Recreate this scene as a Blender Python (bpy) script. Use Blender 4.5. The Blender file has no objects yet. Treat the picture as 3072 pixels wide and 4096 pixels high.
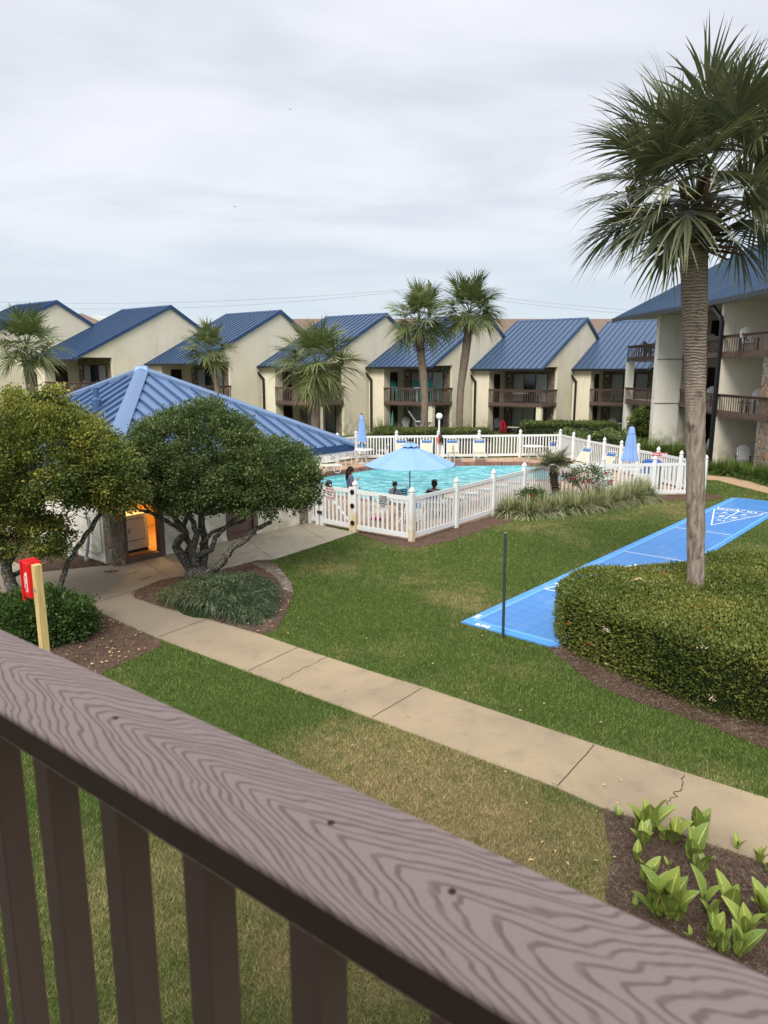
import bpy, bmesh, math, random
import numpy as np
from mathutils import Vector, Matrix
from mathutils.geometry import tessellate_polygon
random.seed(7); rng = np.random.default_rng(7)
PI = math.pi; R = math.radians
scene = bpy.context.scene; COL = scene.collection
# ---------------------------------------------------------------- camera (phone on a first-floor balcony)
EYE = 4.55; PITCH = R(11.2); FPX = 2840.0
def ray(px, py):
    a = px-1536; b = 2048-py
    return (a, FPX*math.cos(PITCH)+b*math.sin(PITCH), -FPX*math.sin(PITCH)+b*math.cos(PITCH))
def at(px, py, z=0.0):            # measured photo point -> place on a level plane
    x, y, w = ray(px, py); t = (z-EYE)/w
    return Vector((x*t, y*t, z))
def aty(px, py, Y):               # measured photo point -> place at distance Y
    x, y, w = ray(px, py); t = Y/y
    return Vector((x*t, Y, EYE+w*t))
cd = bpy.data.cameras.new('camera'); cam = bpy.data.objects.new('camera', cd); COL.objects.link(cam)
cam.location = (0, 0, EYE); cam.rotation_euler = (PI/2-PITCH, 0, 0)
cd.sensor_fit = 'VERTICAL'; cd.sensor_height = 24.0; cd.sensor_width = 18.0; cd.lens = 24*FPX/4096
cd.clip_end = 2000; cd.clip_start = .05
cd.dof.use_dof = True; cd.dof.focus_distance = 16; cd.dof.aperture_fstop = 5.0
scene.camera = cam
YAW = R(-37.2)                    # the complex's grid: local X = along the fronts (to the right), local Y = away
ux = Vector((math.cos(YAW), math.sin(YAW), 0)); vy = Vector((-math.sin(YAW), math.cos(YAW), 0))
# ---------------------------------------------------------------- materials
class N:
    def __init__(s, name):
        s.m = bpy.data.materials.new(name); s.m.use_nodes = True; s.t = s.m.node_tree; s.p = s.t.nodes['Principled BSDF']
        s.tc = None
    def n(s, typ, **kw):
        nd = s.t.nodes.new(typ)
        for k, v in kw.items():
            if k in nd.inputs: s.set(nd.inputs[k], v)
            else: setattr(nd, k, v)
        return nd
    def set(s, inp, v):
        if isinstance(v, bpy.types.NodeSocket): s.t.links.new(v, inp)
        else:
            if inp.type == 'RGBA' and isinstance(v, (tuple, list)) and len(v) == 3: v = (*v, 1)
            inp.default_value = v
    def co(s):
        if not s.tc: s.tc = s.n('ShaderNodeTexCoord')
        return s.tc.outputs['Object']
    def pos(s): return s.n('ShaderNodeNewGeometry').outputs['Position']
    def map(s, v=None, scale=(1, 1, 1), rot=(0, 0, 0), loc=(0, 0, 0)):
        nd = s.n('ShaderNodeMapping'); s.set(nd.inputs['Vector'], v or s.co()); nd.inputs['Scale'].default_value = scale
        nd.inputs['Rotation'].default_value = rot; nd.inputs['Location'].default_value = loc; return nd.outputs[0]
    def noise(s, scale, detail=4, rough=.55, v=None, dist=0):
        nd = s.n('ShaderNodeTexNoise'); s.set(nd.inputs['Vector'], v or s.co()); nd.inputs['Scale'].default_value = scale
        nd.inputs['Detail'].default_value = detail; nd.inputs['Roughness'].default_value = rough; nd.inputs['Distortion'].default_value = dist
        return nd.outputs['Fac']
    def vor(s, scale, v=None, feature='F1', out='Distance', rnd=1):
        nd = s.n('ShaderNodeTexVoronoi'); nd.feature = feature; s.set(nd.inputs['Vector'], v or s.co()); nd.inputs['Scale'].default_value = scale
        nd.inputs['Randomness'].default_value = rnd
        return nd.outputs[out]
    def math(s, op, a, b=0.0, c=None, clamp=False):
        nd = s.n('ShaderNodeMath'); nd.operation = op; nd.use_clamp = clamp; s.set(nd.inputs[0], a); s.set(nd.inputs[1], b)
        if c is not None: s.set(nd.inputs[2], c)
        return nd.outputs[0]
    def ramp(s, f, a, b, lo=0., hi=1.):      # smooth remap of f from [a,b] to [lo,hi]
        nd = s.n('ShaderNodeMapRange'); nd.interpolation_type = 'SMOOTHSTEP'; s.set(nd.inputs['Value'], f)
        for k, v in zip((1, 2, 3, 4), (a, b, lo, hi)): nd.inputs[k].default_value = v
        return nd.outputs[0]
    def mix(s, f, a, b, blend='MIX'):
        nd = s.n('ShaderNodeMix'); nd.data_type = 'RGBA'; nd.blend_type = blend
        s.set(nd.inputs[0], f); s.set(nd.inputs[6], a); s.set(nd.inputs[7], b); return nd.outputs[2]
    def bump(s, h, strength=.5, dist=.02):
        nd = s.n('ShaderNodeBump'); s.set(nd.inputs['Height'], h); nd.inputs['Strength'].default_value = strength; nd.inputs['Distance'].default_value = dist
        s.set(s.p.inputs['Normal'], nd.outputs[0])
    def out(s, col, rough=.7, spec=.3, metal=0.):
        s.set(s.p.inputs['Base Color'], col); s.set(s.p.inputs['Roughness'], rough)
        s.p.inputs['Specular IOR Level'].default_value = spec; s.p.inputs['Metallic'].default_value = metal
        return s.m
M = {}
def plain(name, col, rough=.6, spec=.3, var=.12, scale=3., bump=0., metal=0.):
    m = N(name); f = m.noise(scale, 5)
    c = m.mix(f, tuple(max(0, v*(1-var)) for v in col), tuple(v*(1+var) for v in col))
    if bump: m.bump(m.noise(60, 3), bump, .004)
    M[name] = m.out(c, rough, spec, metal); return M[name]
plain('white_vinyl', (.72, .72, .70), .35, .4, .03, 2)
plain('white_frame', (.70, .70, .68), .35, .4, .03)
plain('white_strap', (.66, .65, .60), .5, .3, .05)
plain('cream_strap', (.62, .58, .42), .5, .3, .06)
plain('blue_strap', (.03, .13, .33), .5, .3, .1)
plain('dark_blue', (.02, .05, .16), .5, .3, .1)
plain('brown_wood', (.125, .085, .068), .6, .25, .25, 6, .15)
plain('brown_door', (.035, .019, .013), .6, .2, .15)
plain('black_metal', (.012, .012, .014), .35, .4, .1)
plain('steel', (.45, .46, .47), .25, .5, .05, metal=.8)
plain('red_paint', (.62, .008, .012), .3, .5, .05)
plain('white_paint', (.78, .78, .76), .5, .3, .04)
plain('line_paint', (.80, .82, .82), .6, .2, .1, 12)
plain('green_paint', (.03, .055, .045), .5, .3, .2, 10)
plain('teal_plastic', (.03, .24, .22), .45, .3, .1)
plain('grey_plastic', (.32, .32, .31), .55, .3, .1)
plain('dark_plastic', (.018, .020, .024), .5, .3, .1)
plain('bin_grey', (.10, .12, .12), .5, .3, .1)
plain('bin_blue', (.02, .10, .36), .4, .4, .1)
plain('skin', (.46, .26, .19), .55, .3, .06)
plain('hair', (.035, .02, .015), .6, .3, .3, 40)
plain('shirt_blue', (.12, .14, .23), .8, .1, .12, 20)
plain('shirt_black', (.012, .012, .014), .8, .1, .2)
plain('shorts_light', (.42, .38, .36), .8, .1, .1)
plain('shirt_pale', (.45, .55, .62), .8, .1, .3, 30)
plain('shirt_pink', (.60, .16, .22), .8, .1, .3, 30)
plain('swim_blue', (.05, .22, .36), .8, .1, .1)
plain('red_cloth', (.36, .01, .03), .8, .1, .1)
plain('pink_cloth', (.70, .03, .16), .8, .1, .1)
plain('dark_trim', (.03, .03, .035), .4, .4, .1)
plain('trim_blue', (.022, .06, .14), .35, .4, .1)
plain('interior_wall', (.74, .60, .34), .7, .2, .04)
plain('interior_floor', (.46, .27, .11), .45, .3, .12)
plain('dryer_white', (.62, .56, .46), .35, .4, .03)
plain('globe_white', (.80, .80, .78), .3, .4, .02)
plain('pvc_grey', (.30, .31, .31), .5, .3, .05)
plain('stem_brown', (.07, .05, .035), .8, .1, .3, 20)
plain('fascia_white', (.60, .60, .56), .6, .2, .06)
plain('soffit', (.50, .46, .37), .8, .1, .06)
plain('gutter_black', (.014, .015, .018), .35, .4, .1)
def m_glass():
    m = N('dark_glass'); f = m.noise(1.1, 4, v=m.map(scale=(1, 1, .5)))
    m.out(m.mix(m.ramp(f, .4, .65), (.012, .014, .016), (.05, .055, .06)), .06, .6); M['dark_glass'] = m.m
m_glass()
def m_curtain():
    m = N('curtain'); w = m.n('ShaderNodeTexWave'); m.set(w.inputs['Vector'], m.co()); w.bands_direction = 'X'; w.inputs['Scale'].default_value = 3.2; w.inputs['Distortion'].default_value = 1.5
    m.out(m.mix(w.outputs['Fac'], (.20, .21, .20), (.40, .41, .39)), .2, .5); M['curtain'] = m.m
m_curtain()
def m_stucco(name, a, b, bs=.5):
    m = N(name); big = m.noise(.55, 5); st = m.noise(1.6, 5, v=m.map(scale=(2.2, 2.2, .25)))
    c = m.mix(m.ramp(big, .35, .7), a, b)
    c = m.mix(m.ramp(st, .55, .75, 0, .5), c, tuple(v*.72 for v in b))
    z = m.n('ShaderNodeSeparateXYZ', Vector=m.co()).outputs['Z']
    alg = m.math('MULTIPLY', m.ramp(z, .2, 1.5, 1, 0), m.ramp(m.noise(2.3, 4), .38, .62, 0, .55))
    c = m.mix(alg, c, (.28, .27, .15))
    n1 = m.noise(9, 4, v=m.map(scale=(1, 1, 1.7)), dist=1.2)
    m.bump(m.math('ADD', n1, m.noise(45, 3)), bs, .03)
    M[name] = m.out(c, .9, .1)
m_stucco('stucco', (.76, .69, .53), (.70, .63, .475), .3)
m_stucco('stucco_white', (.84, .80, .70), (.78, .74, .64), .4)
m_stucco('stucco_grey', (.70, .645, .53), (.64, .59, .48), .35)
def m_stone(name, sc, light=1.0):
    m = N(name); v = m.map(scale=(1, 1, .8)); w = m.n('ShaderNodeTexNoise'); m.set(w.inputs['Vector'], v); w.inputs['Scale'].default_value = 2.2
    vv = m.n('ShaderNodeVectorMath', operation='MULTIPLY_ADD'); m.set(vv.inputs[0], w.outputs['Color']); vv.inputs[1].default_value = (.35, .35, .35); m.set(vv.inputs[2], v)
    cell = m.vor(sc, vv.outputs[0], out='Color'); edge = m.vor(sc, vv.outputs[0], 'DISTANCE_TO_EDGE')
    sx = m.n('ShaderNodeSeparateColor'); m.set(sx.inputs[0], cell)
    g = light
    c = m.mix(sx.outputs[0], (.10*g, .06*g, .045*g), (.30*g, .24*g, .17*g))
    c = m.mix(m.math('MULTIPLY', sx.outputs[1], .75), c, (.20*g, .19*g, .165*g))
    c = m.mix(m.ramp(sx.outputs[2], .8, .9), c, (.33*g, .17*g, .08*g))
    c = m.mix(m.ramp(m.noise(7, 5), .3, .75, 0, .6), c, (.10*g, .085*g, .07*g))
    c = m.mix(m.ramp(edge, .0, .05, 1, 0), c, (.34*g, .29*g, .22*g))
    m.bump(m.math('ADD', m.ramp(edge, 0, .12), m.math('MULTIPLY', m.noise(12, 5), .5)), .9, .05)
    M[name] = m.out(c, .85, .2)
m_stone('stone', 3.4, 1.15); m_stone('stone_light', 4.3, 1.25)
def m_roof(name, a, b, rough):
    m = N(name); f = m.noise(.8, 4); f2 = m.noise(14, 4, v=m.map(scale=(1, .3, 1)))
    c = m.mix(f, a, b); c = m.mix(m.ramp(f2, .55, .8, 0, .25), c, (.25, .30, .36))
    M[name] = m.out(c, m.math('MULTIPLY_ADD', f2, .15, rough), .5, .35)
m_roof('blue_roof', (.045, .086, .152), (.055, .098, .172), .34)
m_roof('blue_roof_near', (.125, .195, .325), (.145, .22, .36), .36)
m_roof('blue_roof_dark', (.022, .055, .11), (.028, .065, .13), .34)
def m_shingle():
    m = N('brown_shingle'); b = m.n('ShaderNodeTexBrick'); m.set(b.inputs['Vector'], m.map(scale=(1, 1, 1))); b.inputs['Scale'].default_value = 3
    b.inputs['Color1'].default_value = (.16, .11, .08, 1); b.inputs['Color2'].default_value = (.24, .17, .125, 1); b.inputs['Mortar'].default_value = (.10, .07, .05, 1); b.inputs['Mortar Size'].default_value = .03
    M['brown_shingle'] = m.out(m.mix(m.noise(9, 4), b.outputs[0], (.2, .15, .12)), .95, .1)
m_shingle()
def m_concrete():
    m = N('concrete'); big = m.noise(.5, 5, v=m.pos()); s = m.noise(2.2, 6, .65, v=m.pos()); agg = m.noise(55, 2, v=m.pos())
    px = m.n('ShaderNodeSeparateXYZ', Vector=m.pos()).outputs
    c = m.mix(m.ramp(big, .35, .68), (.365, .28, .175), (.28, .218, .142))
    old = m.ramp(m.math('ADD', m.math('MULTIPLY', px[1], .5), m.math('MULTIPLY', px[0], -1.0)), 7.5, 10.5)
    c = m.mix(m.math('MULTIPLY', old, .8), c, (.20, .165, .125))
    pale = m.math('MULTIPLY', m.ramp(px[1], 15.2, 16.6), m.ramp(px[1], 23, 24, 1, 0))
    c = m.mix(m.math('MULTIPLY', pale, .8), c, (.36, .32, .235))
    c = m.mix(m.math('MULTIPLY', m.ramp(s, .5, .74, 0, .42), 1.0), c, (.15, .13, .105))
    c = m.mix(m.math('MULTIPLY', pale, m.ramp(m.noise(2.6, 6, .7, v=m.map(m.pos(), scale=(1, 1.5, 1), loc=(4, 2, 0))), .58, .66, 0, .6)), c, (.52, .49, .43))
    c = m.mix(m.ramp(agg, .62, .78, 0, .55), c, (.60, .53, .42)); c = m.mix(m.ramp(agg, .38, .28, 0, .45), c, (.13, .10, .075))
    m.bump(m.noise(90, 3, v=m.pos()), .35, .004)
    M['concrete'] = m.out(c, .92, .15)
m_concrete()
plain('joint', (.055, .045, .032), .95, .1, .3, 20)
plain('tan_path', (.46, .31, .185), .9, .1, .14, 6)
def lawn_colour(m, tone=None):
    P = m.pos(); xyz = m.n('ShaderNodeSeparateXYZ', Vector=P).outputs
    dry = m.math('MULTIPLY_ADD', m.noise(.42, 5, .6, v=P), 1.7, -.70)
    dry = m.math('ADD', dry, m.math('MULTIPLY_ADD', m.noise(3.5, 4, v=P), .55, -.27))
    for (x, y, r, a) in [(.4, 7.4, 2.3, .62), (-.9, 5.6, 1.9, .5), (2., 5.4, 1.5, .45), (1.6, 14.3, 1.6, .12), (4.5, 20.9, 2.0, .12), (9.5, 23.6, 2.2, .32), (-2.4, 9.2, 1.1, -.40), (-.9, 9.2, .9, -.45), (-.9, 13.5, 2., -.30), (3.6, 9.0, 1.6, -.3), (-2.9, 7.6, 1.5, -.2), (1, 8.3, .8, -.1), (.8, 14.2, 1.3, .12)]:
        d = m.n('ShaderNodeVectorMath', operation='DISTANCE'); m.set(d.inputs[0], m.map(P, scale=(1, 1, 0))); d.inputs[1].default_value = (x, y, 0)
        dry = m.math('ADD', dry, m.ramp(d.outputs['Value'], 0, r*1.5, a, 0))
    dry = m.ramp(dry, .05, .95)
    g = m.mix(m.noise(1.2, 4, v=P), (.080, .122, .026), (.112, .162, .038))
    br = m.mix(m.noise(5, 4, v=P), (.42, .32, .17), (.27, .235, .095))
    return m.mix(dry, g, br)
def m_lawn():
    m = N('lawn'); c = m.mix(1.0, lawn_colour(m), m.mix(m.noise(60, 3, v=m.pos()), (.45, .45, .42), (1.05, 1.05, 1)), 'MULTIPLY')
    m.bump(m.math('ADD', m.noise(70, 3, v=m.pos()), m.noise(18, 3, v=m.pos())), 1, .04); M['lawn'] = m.out(c, .95, .08)
    m = N('grass_blade'); t = m.n('ShaderNodeAttribute', attribute_name='tone').outputs['Fac']
    c = m.mix(1.0, lawn_colour(m), m.mix(t, (.65, .65, .6), (1.65, 1.6, 1.5)), 'MULTIPLY'); m.out(c, .7, .2); M['grass_blade'] = m.m
m_lawn()
def leafmat(name, stops, rough=.5, spec=.35, trans=.2):
    m = N(name); t = m.n('ShaderNodeAttribute', attribute_name='tone').outputs['Fac']
    r = m.n('ShaderNodeValToRGB'); m.set(r.inputs[0], t); e = r.color_ramp.elements
    e[0].position = stops[0][0]; e[0].color = (*stops[0][1], 1); e[1].position = stops[-1][0]; e[1].color = (*stops[-1][1], 1)
    for p, c in stops[1:-1]:
        k = e.new(p); k.color = (*c, 1)
    m.out(r.outputs[0], rough, spec)
    if trans:
        tr_ = m.n('ShaderNodeBsdfTranslucent'); m.set(tr_.inputs['Color'], m.mix(1.0, r.outputs[0], (1.15, 1.15, .8), 'MULTIPLY')); ms = m.n('ShaderNodeMixShader'); ms.inputs[0].default_value = trans; m.t.links.new(m.p.outputs[0], ms.inputs[1]); m.t.links.new(tr_.outputs[0], ms.inputs[2]); m.t.links.new(ms.outputs[0], m.t.nodes['Material Output'].inputs[0])
    M[name] = m.m
leafmat('leaf_yellowish', [(0, (.045, .075, .02)), (.42, (.095, .135, .028)), (.68, (.21, .22, .04)), (.88, (.34, .32, .06)), (1, (.50, .44, .05))])
leafmat('leaf_dark', [(0, (.035, .06, .02)), (.45, (.08, .12, .035)), (.75, (.16, .20, .065)), (1, (.30, .31, .11))])
leafmat('leaf_hedge', [(0, (.06, .09, .018)), (.5, (.14, .17, .032)), (.8, (.25, .255, .055)), (.97, (.30, .22, .08)), (1, (.45, .12, .04))])
leafmat('leaf_shrub', [(0, (.028, .06, .014)), (.6, (.07, .125, .025)), (1, (.15, .20, .045))])
leafmat('leaf_far', [(0, (.05, .075, .018)), (.6, (.11, .14, .03)), (1, (.26, .24, .06))])
leafmat('palm_green', [(0, (.055, .068, .036)), (.5, (.115, .132, .07)), (.85, (.23, .235, .13)), (1, (.42, .37, .20))], .42, .4)
leafmat('palm_far', [(0, (.06, .085, .03)), (.5, (.12, .155, .05)), (.85, (.23, .24, .09)), (1, (.40, .36, .16))], .5, .3)
leafmat('blade_dark', [(0, (.018, .03, .014)), (.55, (.065, .095, .04)), (1, (.26, .30, .17))], .5, .3)
leafmat('blade_pale', [(0, (.10, .14, .04)), (.4, (.24, .27, .12)), (.8, (.55, .52, .33)), (1, (.26, .18, .09))], .6, .2)
leafmat('blade_green', [(0, (.05, .09, .02)), (.6, (.12, .18, .035)), (1, (.26, .28, .08))], .6, .2)
leafmat('blade_brown', [(0, (.07, .065, .03)), (.5, (.13, .13, .06)), (1, (.28, .22, .12))], .7, .2)
leafmat('straw', [(0, (.06, .035, .025)), (.5, (.18, .115, .08)), (.85, (.31, .235, .18)), (1, (.52, .43, .32))], .85, .1)
leafmat('petal', [(0, (.34, .01, .03)), (1, (.55, .04, .09))], .6, .2)
leafmat('boot', [(0, (.10, .065, .045)), (.5, (.20, .15, .11)), (1, (.33, .26, .19))], .85, .1)
def m_mulch():
    m = N('mulch'); P = m.pos(); n = m.noise(30, 4, v=P); n2 = m.noise(3, 5, v=P)
    c = m.mix(n, (.07, .042, .03), (.19, .12, .085)); c = m.mix(m.ramp(n2, .5, .8, 0, .55), c, (.20, .15, .11))
    m.bump(n, 1, .03); M['mulch'] = m.out(c, .95, .05)
m_mulch()
def m_sand():
    m = N('sand'); P = m.pos(); c = m.mix(m.ramp(m.noise(4, 6, .7, v=P), .35, .65), (.16, .13, .10), (.42, .38, .32)); M['sand'] = m.out(c, .95, .05)
m_sand()
def m_bark(name, a, b, bands):
    m = N(name); v = m.map(scale=(1, 1, bands)); n = m.noise(7, 6, .65, v=v); n2 = m.noise(16, 5, .6, v=m.map(scale=(1, 1, .16)))
    w = m.n('ShaderNodeTexWave'); w.bands_direction = 'Z'; m.set(w.inputs['Vector'], m.co()); w.inputs['Scale'].default_value = 6.5; w.inputs['Distortion'].default_value = 6; w.inputs['Detail'].default_value = 3
    z = m.n('ShaderNodeSeparateXYZ', Vector=m.co()).outputs['Z']
    ring = m.ramp(z, 3.6, 5.0); tex = m.n('ShaderNodeMix'); tex.data_type = 'FLOAT'; m.set(tex.inputs[0], ring); m.set(tex.inputs[2], n2); m.set(tex.inputs[3], m.math('MULTIPLY_ADD', w.outputs['Fac'], .25, m.math('MULTIPLY', n, .75)))
    c = m.mix(m.ramp(tex.outputs[0], .3, .7), a, b)
    c = m.mix(m.ramp(m.noise(3.2, 5, .7), .55, .72, 0, .75), c, tuple(v*.35 for v in a))
    c = m.mix(m.math('MULTIPLY', m.ramp(z, .55, .8, 1, 0), .7), c, (.17, .16, .135))
    m.bump(tex.outputs[0], 1, .05); M[name] = m.out(c, .92, .1)
m_bark('palm_bark', (.185, .14, .11), (.40, .33, .27), 5)
m_bark('palm_bark_far', (.15, .11, .08), (.27, .215, .165), 3)
def m_tbark():
    m = N('tree_bark'); n = m.noise(9, 6, .7); l = m.noise(22, 4)
    c = m.mix(n, (.045, .04, .033), (.115, .10, .08)); c = m.mix(m.ramp(l, .5, .62, 0, .8), c, (.25, .26, .21)); m.bump(n, .8, .03); M['tree_bark'] = m.out(c, .95, .1)
m_tbark()
def m_lumber():
    m = N('lumber'); w = m.noise(6, 5, .6, v=m.map(scale=(8, 8, .5)), dist=.6)
    c = m.mix(m.ramp(w, .35, .7), (.62, .47, .20), (.46, .32, .12)); k = m.vor(4, v=m.map(scale=(1, 1, .7)))
    c = m.mix(m.ramp(k, .03, .08, 1, 0), c, (.14, .07, .03)); M['lumber'] = m.out(c, .8, .2)
m_lumber()
def m_canna():
    m = N('canna_leaf'); uv = m.n('ShaderNodeUVMap').outputs[0]; s = m.n('ShaderNodeSeparateXYZ', Vector=uv).outputs
    t = m.n('ShaderNodeAttribute', attribute_name='tone').outputs['Fac']
    a = m.math('ABSOLUTE', m.math('SUBTRACT', s[0], .5)); f = m.math('SUBTRACT', m.math('MULTIPLY', s[1], 17), m.math('MULTIPLY', a, 17))
    st = m.math('SINE', m.math('MULTIPLY', f, 6.28)); st = m.ramp(st, .6, .95)
    mid = m.ramp(a, .02, .05, 1, 0); st = m.math('MAXIMUM', st, mid)
    g = m.mix(t, (.06, .15, .02), (.19, .26, .03)); c = m.mix(m.math('MULTIPLY', st, .85), g, (.62, .58, .18))
    M['canna_leaf'] = m.out(c, .42, .4)
m_canna()
def m_court():
    m = N('court_tile'); P = m.co(); s = m.n('ShaderNodeSeparateXYZ', Vector=P).outputs
    def frac(v, k): return m.math('ABSOLUTE', m.math('SUBTRACT', m.math('FRACT', m.math('MULTIPLY', v, k)), .5))
    grid = m.math('MAXIMUM', m.ramp(frac(s[0], 3.28), .455, .49), m.ramp(frac(s[1], 3.28), .455, .49))
    hol = m.math('MULTIPLY', m.ramp(frac(m.math('ADD', s[0], s[1]), 26), .12, .3), m.ramp(frac(m.math('SUBTRACT', s[0], s[1]), 26), .12, .3))
    c = m.mix(m.noise(1.5, 5), (.075, .235, .55), (.095, .29, .62)); c = m.mix(m.math('MULTIPLY', hol, .6), c, (.02, .10, .33)); c = m.mix(m.math('MULTIPLY', grid, .6), c, (.03, .12, .33)); c = m.mix(m.ramp(m.noise(1.6, 6, .7, v=m.map(loc=(5, 5, 0))), .5, .72, 0, .45), c, (.22, .34, .50)); c = m.mix(m.ramp(m.noise(38, 2), .70, .74, 0, .6), c, (.10, .09, .07))
    M['court_tile'] = m.out(c, .5, .3)
    m = N('court_base'); f = m.noise(2.5, 6, .7); c = m.mix(m.ramp(f, .5, .68), (.09, .29, .62), (.22, .33, .42)); c = m.mix(m.ramp(m.noise(1.1, 6, .75, v=m.map(loc=(3, 1, 0))), .66, .68), c, (.45, .43, .40))
    M['court_base'] = m.out(c, .7, .2)
m_court()
plain('court_edge', (.13, .38, .74), .5, .3, .06)
def m_paver():
    m = N('paver'); P = m.map(m.pos(), rot=(0, 0, R(8))); b = m.n('ShaderNodeTexBrick'); m.set(b.inputs['Vector'], P); b.inputs['Scale'].default_value = 1; b.inputs['Brick Width'].default_value = .22; b.inputs['Row Height'].default_value = .15
    b.inputs['Color1'].default_value = (.52, .36, .22, 1); b.inputs['Color2'].default_value = (.44, .31, .20, 1); b.inputs['Mortar'].default_value = (.20, .14, .10, 1); b.inputs['Mortar Size'].default_value = .006
    ch = m.n('ShaderNodeTexChecker'); m.set(ch.inputs['Vector'], m.map(P, scale=(1, 1, 0), rot=(0, 0, R(45)))); ch.inputs['Scale'].default_value = 1/.33
    red = m.math('MULTIPLY', m.ramp(m.vor(2.6, P, rnd=0), .17, .19, 1, 0), .8)
    c = m.mix(red, b.outputs[0], (.30, .13, .09)); c = m.mix(m.ramp(m.noise(1.2, 5, v=m.pos()), .45, .75, 0, .5), c, (.34, .26, .19))
    M['paver'] = m.out(c, .85, .15)
    m = N('coping'); P = m.pos(); b = m.n('ShaderNodeTexBrick'); m.set(b.inputs['Vector'], m.map(P, rot=(0, 0, R(37)))); b.inputs['Scale'].default_value = 1; b.inputs['Brick Width'].default_value = .3; b.inputs['Row Height'].default_value = .1
    b.inputs['Color1'].default_value = (.17, .055, .04, 1); b.inputs['Color2'].default_value = (.26, .10, .075, 1); b.inputs['Mortar'].default_value = (.28, .2, .16, 1); b.inputs['Mortar Size'].default_value = .008
    M['coping'] = m.out(m.mix(m.ramp(m.noise(3, 5, v=P), .4, .7, 0, .5), b.outputs[0], (.33, .22, .18)), .8, .2)
m_paver()
def m_water():
    m = N('pool_water'); P = m.pos(); v = m.map(P, scale=(.7, 1.7, 1))
    a = m.noise(3.0, 4, .6, v=v, dist=.8); b = m.noise(9, 3, v=v)
    c = m.mix(m.ramp(a, .40, .60), (.045, .31, .36), (.15, .57, .60)); c = m.mix(m.ramp(m.math('ADD', a, m.math('MULTIPLY', b, .5)), .78, .88, 0, .65), c, (.50, .82, .82))  # caustics and bright ripple highlights painted into the water colour
    m.bump(m.math('ADD', a, m.math('MULTIPLY', b, .35)), .85, .14); M['pool_water'] = m.out(c, .08, .5)
m_water()
plain('pool_tile', (.25, .55, .58), .3, .4, .1)
def m_canopy():
    m = N('umbrella_blue'); w = m.noise(4, 4, v=m.map(scale=(1, 1, .3))); m.bump(w, .25, .05)
    M['umbrella_blue'] = m.out(m.mix(w, (.22, .36, .66), (.26, .41, .71)), .85, .1)
m_canopy()
def m_rail():
    m = N('rail_composite'); s = m.n('ShaderNodeSeparateXYZ', Vector=m.co()).outputs
    n1 = m.noise(1, 3, .5, v=m.map(scale=(2.6, 13, 0))); n2 = m.noise(1, 3, .5, v=m.map(scale=(14, 60, 0), loc=(3, 7, 0)))
    yy = m.math('ADD', m.math('SUBTRACT', s[1], .432), m.math('MULTIPLY_ADD', m.noise(1, 2, v=m.map(scale=(2.2, 0, 0), loc=(9, 0, 0))), .05, -.03))
    hyp = m.math('SQRT', m.math('MULTIPLY_ADD', yy, yy, .00012)); f = m.math('MULTIPLY_ADD', hyp, -3.3, s[0])
    f = m.math('ADD', f, m.math('MULTIPLY', n1, .24)); f = m.math('ADD', f, m.math('MULTIPLY', n2, .012))
    fc = m.n('ShaderNodeCombineXYZ'); m.set(fc.inputs[0], f); irr = m.noise(22, 2, .5, v=fc.outputs[0])
    wv = m.math('SINE', m.math('MULTIPLY_ADD', f, 240, m.math('MULTIPLY', irr, 9))); wv2 = m.ramp(wv, .3, .98)
    w3 = m.math('MULTIPLY', wv2, m.ramp(m.noise(1, 2, v=m.map(scale=(30, 70, 0))), .3, .55, .6, 1))
    base = m.mix(m.noise(300, 2, v=m.co()), (.345, .25, .222), (.45, .34, .305))
    c = m.mix(m.math('MULTIPLY', w3, .6), base, (.125, .078, .066))
    m.bump(m.math('SUBTRACT', m.math('MULTIPLY', m.noise(400, 2), .25), w3), .8, .0015); M['rail_composite'] = m.out(c, .62, .3)
m_rail()
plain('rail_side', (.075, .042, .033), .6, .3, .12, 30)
plain('rail_paint', (.15, .096, .078), .55, .3, .1, 8, .1)
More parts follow.
